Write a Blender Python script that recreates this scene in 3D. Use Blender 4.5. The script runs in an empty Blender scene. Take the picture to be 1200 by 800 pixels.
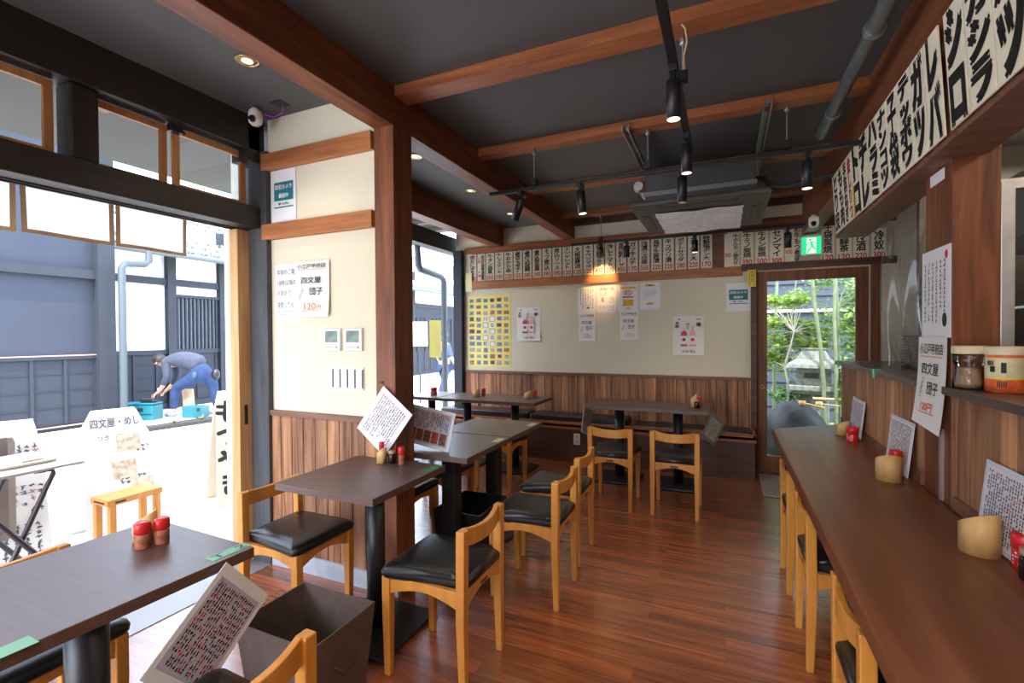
import bpy, bmesh, math, random
from mathutils import Vector, Matrix
PI = math.pi
R = math.radians
SC = bpy.context.scene
COL = SC.collection
rnd = random.Random(7)

# ------------------------------------------------------------------ camera
cam = bpy.data.cameras.new('camera'); camo = bpy.data.objects.new('camera', cam); COL.objects.link(camo)
cam.sensor_fit = 'HORIZONTAL'; cam.sensor_width = 36.0; cam.lens = 560 / 1200 * 36; cam.clip_start = 0.03; cam.clip_end = 300
cx = Vector((0.913133, 0.000725, 0.40766)); cy = Vector((0.407607, 0.014674, -0.913040)); cz = cx.cross(cy)
M3 = Matrix((cx, cy, cz))
camo.matrix_world = Matrix.Translation((0, 0, 1.4)) @ M3.to_4x4()
SC.camera = camo

# ------------------------------------------------------------------ view, world, sun, large lights
SC.view_settings.view_transform = 'Standard'; SC.view_settings.look = 'None'
SC.view_settings.exposure = 0.35; SC.view_settings.gamma = 1.0; SC.view_settings.use_curve_mapping = False
W = bpy.data.worlds.new('sky'); SC.world = W; W.use_nodes = True
nt = W.node_tree; nt.nodes.clear()
sky = nt.nodes.new('ShaderNodeTexSky'); sky.sky_type = 'NISHITA'; sky.sun_disc = False
sky.sun_elevation = R(55); sky.sun_rotation = R(200); sky.air_density = 1.0; sky.dust_density = 2.5; sky.ozone_density = 1.0
mixw = nt.nodes.new('ShaderNodeMix'); mixw.data_type = 'RGBA'; mixw.inputs[0].default_value = 0.45
hs = nt.nodes.new('ShaderNodeRGB'); hs.outputs[0].default_value = (8.0, 9.0, 10.5, 1)   # thin bright cloud veil
bg = nt.nodes.new('ShaderNodeBackground'); bg.inputs[1].default_value = 0.95
wo = nt.nodes.new('ShaderNodeOutputWorld')
nt.links.new(sky.outputs[0], mixw.inputs[6]); nt.links.new(hs.outputs[0], mixw.inputs[7])
nt.links.new(mixw.outputs[2], bg.inputs[0]); nt.links.new(bg.outputs[0], wo.inputs[0])

def lamp(name, kind, loc, energy, color=(1, 1, 1), rot=(0, 0, 0), **kw):
    l = bpy.data.lights.new(name, kind); l.energy = energy; l.color = color
    for k, v in kw.items(): setattr(l, k, v)
    o = bpy.data.objects.new(name, l); o.location = loc; o.rotation_euler = rot; COL.objects.link(o); return o
sd = Vector((-0.22, 0.42, -0.88)).normalized()
sun = lamp('sun', 'SUN', (0, -6, 12), 6.5, (1.0, 0.95, 0.88), angle=R(0.6))
sun.rotation_euler = sd.to_track_quat('-Z', 'Y').to_euler()
# added fill light for the dining room, unseen behind the camera; kitchen ceiling lamps
lamp('room_fill_light', 'AREA', (-0.4, -0.7, 2.64), 46, (1.0, 0.86, 0.70), shape='RECTANGLE', size=1.6, size_y=0.5)
lamp('kitchen_ceiling_light', 'AREA', (1.9, 1.2, 2.6), 26, (1.0, 0.84, 0.66), shape='RECTANGLE', size=0.5, size_y=1.2)
lamp('kitchen_rear_light', 'AREA', (1.9, 3.8, 2.6), 16, (1.0, 0.88, 0.74), shape='RECTANGLE', size=0.4, size_y=0.9)

# ------------------------------------------------------------------ materials
MATS = {}
def _base(name, rough=0.5, metal=0.0, spec=0.5):
    m = bpy.data.materials.new(name); m.use_nodes = True
    b = m.node_tree.nodes['Principled BSDF']
    b.inputs['Roughness'].default_value = rough; b.inputs['Metallic'].default_value = metal
    b.inputs['Specular IOR Level'].default_value = spec
    return m, m.node_tree, b
def plain(name, c, rough=0.5, metal=0.0, spec=0.5, var=0.0, scale=8.0, bump=0.0, bscale=60):
    if name in MATS: return MATS[name]
    m, t, b = _base(name, rough, metal, spec)
    b.inputs['Base Color'].default_value = (*c, 1)
    tc = t.nodes.new('ShaderNodeTexCoord')
    if var > 0:
        n = t.nodes.new('ShaderNodeTexNoise'); n.inputs['Scale'].default_value = scale; n.inputs['Detail'].default_value = 5
        r = t.nodes.new('ShaderNodeValToRGB')
        r.color_ramp.elements[0].position = 0.3; r.color_ramp.elements[1].position = 0.7
        r.color_ramp.elements[0].color = (*[x * (1 - var) for x in c], 1); r.color_ramp.elements[1].color = (*[min(1, x * (1 + var)) for x in c], 1)
        t.links.new(tc.outputs['Object'], n.inputs[0]); t.links.new(n.outputs[0], r.inputs[0]); t.links.new(r.outputs[0], b.inputs['Base Color'])
    if bump > 0:
        n2 = t.nodes.new('ShaderNodeTexNoise'); n2.inputs['Scale'].default_value = bscale; n2.inputs['Detail'].default_value = 4
        bp = t.nodes.new('ShaderNodeBump'); bp.inputs['Strength'].default_value = bump; bp.inputs['Distance'].default_value = 0.01
        t.links.new(tc.outputs['Object'], n2.inputs[0]); t.links.new(n2.outputs[0], bp.inputs['Height']); t.links.new(bp.outputs[0], b.inputs['Normal'])
    MATS[name] = m; return m
def wood(name, c1, c2, axis='X', rough=0.45, scale=1.0, plank=None, spec=0.5, knots=0.0, rnd_obj=0.0):
    """grain stretched along axis; plank=(size along grain, width, axis of width) gives board-to-board variation"""
    if name in MATS: return MATS[name]
    m, t, b = _base(name, rough, 0, spec); L = t.links
    tc = t.nodes.new('ShaderNodeTexCoord'); mp = t.nodes.new('ShaderNodeMapping')
    s = {'X': (0.9, 14, 14), 'Y': (14, 0.9, 14), 'Z': (14, 14, 0.9)}[axis]
    mp.inputs['Scale'].default_value = [v * scale for v in s]
    src = tc.outputs['Object']
    if plank:
        w, wa = plank
        sx = t.nodes.new('ShaderNodeSeparateXYZ'); L.new(src, sx.inputs[0])
        dv = t.nodes.new('ShaderNodeMath'); dv.operation = 'DIVIDE'; dv.inputs[1].default_value = w; L.new(sx.outputs['XYZ'.index(wa)], dv.inputs[0])
        fl = t.nodes.new('ShaderNodeMath'); fl.operation = 'FLOOR'; L.new(dv.outputs[0], fl.inputs[0])
        wn = t.nodes.new('ShaderNodeTexWhiteNoise'); wn.noise_dimensions = '1D'; L.new(fl.outputs[0], wn.inputs['W'])
        va = t.nodes.new('ShaderNodeVectorMath'); va.operation = 'MULTIPLY_ADD'
        va.inputs[1].default_value = (1, 1, 1); L.new(src, va.inputs[0])
        sc_ = t.nodes.new('ShaderNodeVectorMath'); sc_.operation = 'SCALE'; sc_.inputs['Scale'].default_value = 7.0; L.new(wn.outputs['Color'], sc_.inputs[0])
        L.new(sc_.outputs[0], va.inputs[2]); src = va.outputs[0]
    L.new(src, mp.inputs[0])
    n = t.nodes.new('ShaderNodeTexNoise'); n.inputs['Scale'].default_value = 1.6; n.inputs['Detail'].default_value = 7; n.inputs['Roughness'].default_value = 0.62; n.inputs['Distortion'].default_value = 0.7
    L.new(mp.outputs[0], n.inputs[0])
    r = t.nodes.new('ShaderNodeValToRGB'); r.color_ramp.elements[0].position = 0.34; r.color_ramp.elements[1].position = 0.68
    r.color_ramp.elements[0].color = (*c1, 1); r.color_ramp.elements[1].color = (*c2, 1)
    L.new(n.outputs[0], r.inputs[0]); out = r.outputs[0]
    if plank:
        mx = t.nodes.new('ShaderNodeMix'); mx.data_type = 'RGBA'; mx.blend_type = 'MULTIPLY'; mx.inputs[0].default_value = 1.0
        mr = t.nodes.new('ShaderNodeMapRange'); mr.inputs[3].default_value = 0.62; mr.inputs[4].default_value = 1.18
        L.new(wn.outputs['Value'], mr.inputs[0]); L.new(out, mx.inputs[6]); L.new(mr.outputs[0], mx.inputs[7]); out = mx.outputs[2]
    L.new(out, b.inputs['Base Color'])
    MATS[name] = m; return m
def glass(name, tint=(0.95, 0.98, 0.97), refl=1.0, haze=0.0):
    if name in MATS: return MATS[name]
    m = bpy.data.materials.new(name); m.use_nodes = True; t = m.node_tree; t.nodes.clear(); L = t.links
    tr = t.nodes.new('ShaderNodeBsdfTransparent'); tr.inputs[0].default_value = (*tint, 1)
    gl = t.nodes.new('ShaderNodeBsdfGlossy'); gl.inputs['Roughness'].default_value = 0.02 + haze
    fr = t.nodes.new('ShaderNodeFresnel'); fr.inputs[0].default_value = 1.45
    mm = t.nodes.new('ShaderNodeMath'); mm.operation = 'MULTIPLY'; mm.inputs[1].default_value = refl
    mx = t.nodes.new('ShaderNodeMixShader'); o = t.nodes.new('ShaderNodeOutputMaterial')
    L.new(fr.outputs[0], mm.inputs[0]); L.new(mm.outputs[0], mx.inputs[0]); L.new(tr.outputs[0], mx.inputs[1]); L.new(gl.outputs[0], mx.inputs[2]); L.new(mx.outputs[0], o.inputs[0])
    MATS[name] = m; return m
def emit(name, c, s):
    if name in MATS: return MATS[name]
    m = bpy.data.materials.new(name); m.use_nodes = True; t = m.node_tree; t.nodes.clear()
    e = t.nodes.new('ShaderNodeEmission'); e.inputs[0].default_value = (*c, 1); e.inputs[1].default_value = s
    o = t.nodes.new('ShaderNodeOutputMaterial'); t.links.new(e.outputs[0], o.inputs[0]); MATS[name] = m; return m

BEAM = lambda ax: wood('red_brown_beam_' + ax, (0.10, 0.027, 0.009), (0.27, 0.085, 0.030), ax, 0.5)
DBEAM = lambda ax: wood('black_stained_wood_' + ax, (0.010, 0.0075, 0.006), (0.024, 0.017, 0.013), ax, 0.55)
RAIL = wood('orange_rail_wood', (0.28, 0.09, 0.026), (0.50, 0.19, 0.065), 'X', 0.5)
JOIST = wood('joist_wood', (0.21, 0.058, 0.017), (0.40, 0.135, 0.044), 'X', 0.5)
CHAIRW = wood('honey_chair_wood', (0.50, 0.195, 0.028), (0.65, 0.28, 0.05), 'Z', 0.36, 0.8)
SASHW = wood('orange_sash_wood', (0.42, 0.17, 0.05), (0.62, 0.30, 0.11), 'Z', 0.45)
VINYL = plain('black_vinyl', (0.012, 0.012, 0.013), 0.33, bump=0.05, bscale=220)
TABLE = wood('dark_brown_laminate', (0.088, 0.048, 0.038), (0.118, 0.068, 0.055), 'X', 0.38, 2.5)
EDGE = wood('laminate_edge', (0.05, 0.026, 0.018), (0.085, 0.048, 0.034), 'X', 0.45, 1.5)
COUNTER = wood('counter_walnut', (0.11, 0.034, 0.013), (0.26, 0.090, 0.036), 'Y', 0.36, 0.35)
PLASTER = plain('beige_plaster', (0.70, 0.64, 0.49), 0.85, var=0.045, scale=1.6, bump=0.12, bscale=40)
CEIL = plain('charcoal_ceiling', (0.085, 0.084, 0.083), 0.62, var=0.10, scale=1.2)
WAINS = wood('cedar_boards', (0.16, 0.052, 0.020), (0.60, 0.29, 0.135), 'Z', 0.6, 0.8, plank=(0.1, 'X'))
WAINSY = wood('lit_cedar_boards_counter', (0.25, 0.09, 0.038), (0.66, 0.34, 0.165), 'Z', 0.6, 0.8, plank=(0.1, 'Y'))  # lighter copy of the cedar: light on the counter wall put into the colour
GAP = plain('board_gap', (0.02, 0.009, 0.005), 0.8)
DARKW = wood('dark_bench_wood', (0.045, 0.015, 0.008), (0.12, 0.042, 0.022), 'X', 0.45)
CAPW = wood('wainscot_cap_wood', (0.13, 0.055, 0.032), (0.25, 0.115, 0.07), 'X', 0.5)
BLK = plain('matt_black_metal', (0.010, 0.010, 0.011), 0.42)
POLE = plain('black_powder_coat', (0.014, 0.015, 0.017), 0.38)
GALV = plain('galvanised_steel', (0.42, 0.44, 0.45), 0.35, 0.85, var=0.25, scale=30)
STEEL = plain('brushed_steel', (0.62, 0.60, 0.57), 0.42, 0.75, var=0.1, scale=12)
PAPER = plain('white_paper', (0.80, 0.80, 0.82), 0.75)
WPAPER = plain('warm_white_paper', (0.82, 0.80, 0.74), 0.8)
STRIP = plain('cream_strip_paper', (0.80, 0.73, 0.55), 0.8, var=0.03, scale=9)
INK = plain('black_ink', (0.008, 0.008, 0.009), 0.6)
REDINK = plain('red_ink', (0.62, 0.012, 0.02), 0.6)
ORINK = plain('orange_ink', (0.85, 0.20, 0.06), 0.6)
BLUEINK = plain('grey_ink', (0.10, 0.10, 0.13), 0.6)
TEAL = plain('teal_print', (0.012, 0.17, 0.21), 0.6)
YEL = plain('yellow_print', (0.80, 0.62, 0.06), 0.6)
WPLAS = plain('white_plastic', (0.78, 0.77, 0.74), 0.35)
BPLAS = plain('black_plastic', (0.012, 0.012, 0.013), 0.35)
BAMB = wood('cut_bamboo', (0.60, 0.34, 0.12), (0.78, 0.50, 0.21), 'Z', 0.42, 1.0)
REDCAP = plain('red_plastic', (0.62, 0.018, 0.02), 0.3)
SOY = plain('dark_soy_glass', (0.012, 0.006, 0.005), 0.12)
LABELC = plain('bottle_label', (0.36, 0.12, 0.07), 0.5, var=0.5, scale=60)
GREEN = plain('green_tape', (0.06, 0.26, 0.10), 0.5)
LAMI = plain('laminate_sleeve', (0.72, 0.74, 0.80), 0.14)
GLS = glass('window_glass')
SLATE = plain('slate_blue_boards', (0.022, 0.027, 0.038), 0.8, var=0.10, scale=3)
SLATE2 = plain('slate_panel', (0.030, 0.037, 0.055), 0.8, var=0.06, scale=2)
SLATE3 = plain('slate_post', (0.022, 0.026, 0.036), 0.75, var=0.1, scale=4)
WHITEW = plain('white_plaster_wall', (0.85, 0.86, 0.86), 0.8)
GUTT = plain('grey_green_gutter', (0.055, 0.07, 0.08), 0.6)

# ------------------------------------------------------------------ mesh builder
class MB:
    def __init__(s): s.v = []; s.f = []; s.m = []; s.sm = []
    def add(s, vs, fs, mi=0, smooth=False, mat=None):
        n = len(s.v)
        for p in vs:
            p = Vector(p)
            if mat is not None: p = mat @ p
            s.v.append(p)
        for f in fs: s.f.append([n + i for i in f]); s.m.append(mi); s.sm.append(smooth)
        return s
    def box(s, x0, x1, y0, y1, z0, z1, mi=0, mat=None):
        vs = [(x, y, z) for z in (z0, z1) for y in (y0, y1) for x in (x0, x1)]
        return s.add(vs, [(0, 2, 3, 1), (4, 5, 7, 6), (0, 1, 5, 4), (2, 6, 7, 3), (0, 4, 6, 2), (1, 3, 7, 5)], mi, False, mat)
    def prism(s, poly, h0, h1, axis='Z', mi=0, mat=None, smooth=False):
        """poly in the plane normal to axis: Z:(x,y) Y:(x,z) X:(y,z)"""
        def P(a, b, h): return {'Z': (a, b, h), 'Y': (a, h, b), 'X': (h, a, b)}[axis]
        n = len(poly)
        vs = [P(a, b, h0) for a, b in poly] + [P(a, b, h1) for a, b in poly]
        fs = [list(range(n))[::-1], list(range(n, 2 * n))] + [(i, (i + 1) % n, n + (i + 1) % n, n + i) for i in range(n)]
        return s.add(vs, fs, mi, smooth, mat)
    def tube(s, pts, r, seg=10, mi=0, caps=True, mat=None, radii=None):
        pts = [Vector(p) for p in pts]; rings = []; n = len(s.v); up = None
        for i, p in enumerate(pts):
            d = (pts[min(i + 1, len(pts) - 1)] - pts[max(i - 1, 0)])
            d = d.normalized() if d.length > 1e-9 else Vector((0, 0, 1))
            if up is None:
                up = d.orthogonal().normalized()
            else:
                up = (up - d * up.dot(d)); up = up.normalized() if up.length > 1e-6 else d.orthogonal().normalized()
            w = d.cross(up); rr = radii[i] if radii else r
            rings.append([p + (up * math.cos(2 * PI * k / seg) + w * math.sin(2 * PI * k / seg)) * rr for k in range(seg)])
        vs = [q for rg in rings for q in rg]; fs = []
        for i in range(len(pts) - 1):
            for k in range(seg): fs.append((i * seg + k, i * seg + (k + 1) % seg, (i + 1) * seg + (k + 1) % seg, (i + 1) * seg + k))
        s.add(vs, fs, mi, True, mat)
        if caps:
            s.add(rings[0], [list(range(seg))[::-1]], mi, False, mat); s.add(rings[-1], [list(range(seg))], mi, False, mat)
        return s
    def lathe(s, prof, seg=24, mi=0, mat=None, mis=None, c=(0, 0)):
        n = len(prof); vs = []; 
        for (r, z) in prof:
            for k in range(seg): a = 2 * PI * k / seg; vs.append((c[0] + r * math.cos(a), c[1] + r * math.sin(a), z))
        for i in range(n - 1):
            fs = [(i * seg + k, i * seg + (k + 1) % seg, (i + 1) * seg + (k + 1) % seg, (i + 1) * seg + k) for k in range(seg)]
            if i == 0: s.add(vs, fs, mis[i] if mis else mi, True, mat); base = len(s.v) - len(vs)
            else:
                for f in fs: s.f.append([base + q for q in f]); s.m.append(mis[i] if mis else mi); s.sm.append(True)
        if prof[0][0] > 1e-6: s.f.append([base + k for k in range(seg)][::-1]); s.m.append(mis[0] if mis else mi); s.sm.append(False)
        if prof[-1][0] > 1e-6: s.f.append([base + (n - 1) * seg + k for k in range(seg)]); s.m.append(mis[-1] if mis else mi); s.sm.append(False)
        return s
    def grid(s, fn, nu, nv, mi=0, thick=0.0, smooth=True):
        """surface fn(u,v)->point,normal thickness along y"""
        vs = [fn(i / nu, j / nv) for j in range(nv + 1) for i in range(nu + 1)]
        fs = [(j * (nu + 1) + i, j * (nu + 1) + i + 1, (j + 1) * (nu + 1) + i + 1, (j + 1) * (nu + 1) + i) for j in range(nv) for i in range(nu)]
        s.add(vs, fs, mi, smooth)
        if thick: s.add([Vector(p) + Vector((0, thick, 0)) for p in vs], [f[::-1] for f in fs], mi, smooth)
        return s
    def build(s, name, mats, parent=None, bevel=0.0, loc=None, rot=None, seg=2, subsurf=0):
        me = bpy.data.meshes.new(name); me.from_pydata([tuple(p) for p in s.v], [], s.f)
        if not isinstance(mats, (list, tuple)): mats = [mats]
        for m in mats: me.materials.append(m)
        me.polygons.foreach_set('material_index', s.m); me.polygons.foreach_set('use_smooth', s.sm); me.update()
        o = bpy.data.objects.new(name, me); COL.objects.link(o)
        if parent is not None: o.parent = parent
        if loc is not None: o.location = loc
        if rot is not None: o.rotation_euler = rot
        if bevel > 0:
            b = o.modifiers.new('bevel', 'BEVEL'); b.width = bevel; b.segments = seg; b.limit_method = 'ANGLE'; b.angle_limit = R(40)
        if subsurf: 
            q = o.modifiers.new('sub', 'SUBSURF'); q.levels = subsurf; q.render_levels = subsurf
        return o
def tag(o, label, cat, group=None, kind=None):
    if label: o['label'] = label
    if cat: o['category'] = cat
    if group: o['group'] = group
    if kind: o['kind'] = kind
    return o
def thing(name, label, cat, loc=(0, 0, 0), rot=(0, 0, 0), group=None):
    o = bpy.data.objects.new(name, None); o.empty_display_size = 0.1; COL.objects.link(o)
    o.location = loc; o.rotation_euler = rot if isinstance(rot, tuple) else (0, 0, rot)
    return tag(o, label, cat, group)
def struct(name, mb, mat, bevel=0.0, loc=None):
    o = mb.build(name, mat, bevel=bevel, loc=loc); o['kind'] = 'structure'; return o
def copy_tree(o, parent=None):
    c = o.copy(); COL.objects.link(c); c.parent = parent
    for ch in list(o.children): copy_tree(ch, c)
    return c
def inst(root, loc, rot, label, group=None):
    c = copy_tree(root); c.location = loc; c.rotation_euler = rot if isinstance(rot, tuple) else (0, 0, rot)
    c['label'] = label
    if group: c['group'] = group
    return c

# ------------------------------------------------------------------ lettering
_cu = bpy.data.curves.new('lettering_curve', 'FONT'); _to = bpy.data.objects.new('lettering_source', _cu); COL.objects.link(_to)
def glyphs(body, bold=0.02, extrude=0.0):
    _cu.body = body; _cu.offset = 0.0; _cu.extrude = extrude; _cu.resolution_u = 3; _cu.space_line = 0.92; _cu.align_x = 'CENTER'
    dg = bpy.context.evaluated_depsgraph_get(); dg.update()
    me = bpy.data.meshes.new_from_object(_to.evaluated_get(dg))
    vs = [v.co.copy() for v in me.vertices]; fs = [list(p.vertices) for p in me.polygons]; bpy.data.meshes.remove(me)
    return vs, fs
def letter_mb(mb, body, x0, x1, z0, z1, y=-0.0012, bold=0.02, mi=0, keep=False, shear=0.0):
    """lettering filling the rectangle x0..x1, z0..z1 of a sheet that faces -Y"""
    vs, fs = glyphs(body, bold)
    if not vs: return mb
    ax = min(v.x for v in vs); bx = max(v.x for v in vs); ay = min(v.y for v in vs); by = max(v.y for v in vs)
    sx = (x1 - x0) / max(bx - ax, 1e-4); sz = (z1 - z0) / max(by - ay, 1e-4)
    if keep: sx = sz = min(sx, sz)
    mx = (x0 + x1) / 2; mz = (z0 + z1) / 2; e = bold * 0.45
    for ci, (dx, dz) in enumerate([(0, 0)] if e < 0.004 else [(-e, -e), (e, -e), (e, e), (-e, e)] + ([(0, 0)] if e > .02 else [])):
        mb.add([(mx + (v.x + dx - (ax + bx) / 2) * sx + shear * (v.y - (ay + by) / 2) * sz, y - ci * .00018, mz + (v.y + dz - (ay + by) / 2) * sz) for v in vs], fs, mi)
    return mb
def lettering(body, x0, x1, z0, z1, mat, parent, y=-0.0012, bold=0.02, name='lettering', keep=False, shear=0.0):
    mb = letter_mb(MB(), body, x0, x1, z0, z1, y, bold, 0, keep, shear)
    return mb.build(name, mat, parent)
def vert(s): return '\n'.join(s)
def strokes(mb, x0, x1, z0, z1, nx, nz, y=-0.0012, mi=0, mi2=None, p2=0.0, w=0.1, vertical=True, rr=None, gap=0.1):
    """handwriting too small to read: cells of short pen strokes"""
    rr = rr or rnd; cw = (x1 - x0) / nx; ch = (z1 - z0) / nz
    for i in range(nx):
        stop = nz if rr.random() > 0.5 else int(nz * rr.uniform(0.6, 1))
        for j in range(stop):
            if rr.random() < gap: continue
            a = x0 + (i + 0.5) * cw; b = z1 - (j + 0.5) * ch; s = 0.36 * min(cw, ch * 1.3); q = mi2 if (mi2 is not None and rr.random() < p2) else mi
            for k in range(4):
                th = rr.choice((0, PI / 2, 0.2, PI / 2 + .3, 0.9, -0.9)); L = s * rr.uniform(.45, 1.0); t = s * w * 2
                ox = a + rr.uniform(-.5, .5) * s; oz = b + rr.uniform(-.6, .6) * s; c_, s_ = math.cos(th), math.sin(th)
                mb.add([(ox + c_ * u * L - s_ * v * t, y, oz + s_ * u * L + c_ * v * t) for u, v in ((-1, -1), (1, -1), (1, 1), (-1, 1))], [(0, 1, 2, 3)], q)
    return mb
def sheet_mb(w, h, t=0.0015, curl=0.0, n=8):
    """paper sheet centred on the origin, facing -Y, corners curling to -Y"""
    mb = MB()
    fn = lambda u, v: ((u - .5) * w, -curl * ((v < .5) * (1 - 2 * v) ** 2) * (0.4 + u), (v - .5) * h)
    if curl == 0: mb.box(-w / 2, w / 2, 0, t, -h / 2, h / 2)
    else: mb.grid(fn, n, n, 0, t)
    return mb

# ================================================================== THE SETTING
YB = 5.42      # back wall face
FZ = 2.73      # ceiling
# floor: long thin boards running across the room
m, t, b = _base('floor_boards', 0.27, 0, 0.7); L = t.links
tc = t.nodes.new('ShaderNodeTexCoord')
br = t.nodes.new('ShaderNodeTexBrick'); br.inputs['Scale'].default_value = 1.0; br.inputs['Brick Width'].default_value = 0.95; br.inputs['Row Height'].default_value = 0.075
br.inputs['Mortar Size'].default_value = 0.0012; br.inputs['Mortar Smooth'].default_value = 0.2; br.offset = 0.37; br.inputs['Bias'].default_value = 0.0
br.inputs['Color1'].default_value = (0, 0, 0, 1); br.inputs['Color2'].default_value = (1, 1, 1, 1); br.inputs['Mortar'].default_value = (0.2, 0.2, 0.2, 1)
mp = t.nodes.new('ShaderNodeMapping'); mp.inputs['Scale'].default_value = (1.2, 26, 1)
n = t.nodes.new('ShaderNodeTexNoise'); n.inputs['Scale'].default_value = 1.7; n.inputs['Detail'].default_value = 8; n.inputs['Roughness'].default_value = 0.65; n.inputs['Distortion'].default_value = 0.5
r = t.nodes.new('ShaderNodeValToRGB'); r.color_ramp.elements[0].position = 0.30; r.color_ramp.elements[0].color = (0.12, 0.030, 0.010, 1)
r.color_ramp.elements[1].position = 0.70; r.color_ramp.elements[1].color = (0.44, 0.125, 0.040, 1)
mxr = t.nodes.new('ShaderNodeMapRange'); mxr.inputs[3].default_value = 0.66; mxr.inputs[4].default_value = 1.16
mm = t.nodes.new('ShaderNodeMix'); mm.data_type = 'RGBA'; mm.blend_type = 'MULTIPLY'; mm.inputs[0].default_value = 1
va = t.nodes.new('ShaderNodeVectorMath'); va.operation = 'MULTIPLY_ADD'; va.inputs[1].default_value = (3, 3, 3)
L.new(tc.outputs['Object'], br.inputs[0]); L.new(br.outputs[0], va.inputs[0]); L.new(tc.outputs['Object'], va.inputs[2]); L.new(va.outputs[0], mp.inputs[0])
L.new(mp.outputs[0], n.inputs[0]); L.new(n.outputs[0], r.inputs[0]); L.new(br.outputs[0], mxr.inputs[0]); L.new(r.outputs[0], mm.inputs[6]); L.new(mxr.outputs[0], mm.inputs[7])
L.new(mm.outputs[2], b.inputs['Base Color'])
bp = t.nodes.new('ShaderNodeBump'); bp.inputs['Strength'].default_value = 0.10; bp.inputs['Distance'].default_value = 0.004
L.new(n.outputs[0], bp.inputs['Height']); L.new(bp.outputs[0], b.inputs['Normal'])
b.inputs['Coat Weight'].default_value = 0.8; b.inputs['Coat Roughness'].default_value = 0.24
FLOORM = m
struct('floor', MB().prism([(-2.72, -2.0), (2.8, -2.0), (2.8, YB + .1), (-3.32, YB + .1), (-3.32, 3.0), (-2.9, 3.0), (-2.9, 2.14), (-2.72, 2.14)], -0.09, 0.0), FLOORM)
struct('ceiling', MB().box(-2.62, 2.8, -2.0, YB + .14, FZ, FZ + .12), CEIL)

# back wall with door opening x .29..1.23
bw = MB().box(-3.21, 0.29, YB, YB + .14, 0, FZ + .12).box(1.23, 2.8, YB, YB + .14, 0, FZ + .12).box(0.29, 1.23, YB, YB + .14, 2.03, FZ + .12)
struct('wall_back', bw, PLASTER)
# wainscot boards of the back wall
def boards(x0, x1, z0, z1, y, w=0.1, th=0.012, gap=0.006):
    mb = MB(); x = x0
    while x < x1 - 1e-3:
        e = min(x + w - gap, x1); mb.box(x, e, y - th, y, z0, z1); x += w
    mb.box(x0, x1, y - 0.003, y, z0, z1, 1); return mb
struct('trim_1', boards(-3.08, 0.235, 0.0, 0.93, YB), [WAINS, GAP])
struct('trim_2', MB().box(-3.08, 0.25, YB - .03, YB, 0.925, 0.955), CAPW, 0.002)
struct('trim_3', MB().box(-3.06, 0.16, YB - .035, YB, 1.99, 2.085), RAIL, 0.003)
struct('trim_4', MB().box(-3.06, 0.16, YB - .025, YB, 2.445, 2.52), JOIST, 0.003)
struct('trim_5', MB().box(-2.97, 0.02, YB - .012, YB, 2.085, 2.445), wood('strip_backing', (0.10, 0.035, 0.014), (0.22, 0.085, 0.035), 'X', 0.55))
struct('trim_6', MB().box(0.02, 1.40, YB - .016, YB, 2.10, 2.42), plain('beige_board', (0.52, 0.43, 0.29), 0.8))
struct('trim_7', MB().box(0.15, 1.42, YB - .05, YB, 2.035, 2.10), DARKW, 0.002)
struct('trim_8', MB().box(0.16, 1.42, YB - .03, YB, 2.42, 2.55), BEAM('X'), 0.002)
struct('trim_9', MB().box(0.235, 0.29, YB - .05, YB + .1, 0, 2.035), DARKW, 0.002)
struct('trim_10', MB().box(1.232, 1.29, YB - .05, YB + .1, 0, 2.035), BEAM('Z'), 0.002)

# stub wall by the entrance, with column
struct('wall_left', MB().box(-2.57, -1.735, 2.09, 2.21, 0, FZ), PLASTER)
struct('trim_11', boards(-2.565, -1.735, 0.10, 0.925, 2.09, 0.093), [WAINS, GAP])
struct('baseboard_left', MB().box(-2.575, -1.60, 2.066, 2.09, 0.0, 0.10), plain('pale_concrete_plinth', (0.36, 0.40, 0.46), 0.7, var=0.12, scale=14))
struct('trim_12', MB().box(-2.575, -1.735, 2.062, 2.09, 0.92, 0.953), CAPW, 0.002)
struct('trim_13', MB().box(-2.592, -1.745, 2.055, 2.09, 1.992, 2.085), RAIL, 0.003)
struct('trim_14', MB().box(-2.592, -1.745, 2.055, 2.09, 2.412, 2.512), RAIL, 0.003)
struct('trim_15', MB().box(-1.735, -1.607, 2.07, 2.235, 0, 2.522), BEAM('Z'), 0.003)          # column
struct('trim_16', MB().box(-1.735, -1.607, -2.0, YB, 2.52, FZ), BEAM('Y'), 0.003)             # main beam
struct('trim_17', MB().box(-2.67, -2.53, 2.2, YB, 2.505, FZ), BEAM('Y'), 0.003)               # window-side beam
for k, (y0, y1) in enumerate(((2.085, 2.205), (3.03, 3.13), (3.98, 4.08), (4.98, 5.08))):
    struct('trim_%d' % (18 + k), MB().box(-1.607, 0.685, y0, y1, 2.675, FZ), JOIST, 0.002)
struct('trim_22', MB().box(0.685, 0.80, -2.0, YB, 2.36, FZ), BEAM('Y'), 0.003)                # right beam
struct('trim_23', MB().box(0.785, 0.925, 2.34, 2.60, 0, FZ), BEAM('Z'), 0.003)                # right column
struct('trim_24', MB().box(-1.607, 0.685, YB - .04, YB, 2.665, FZ), DARKW)

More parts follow.
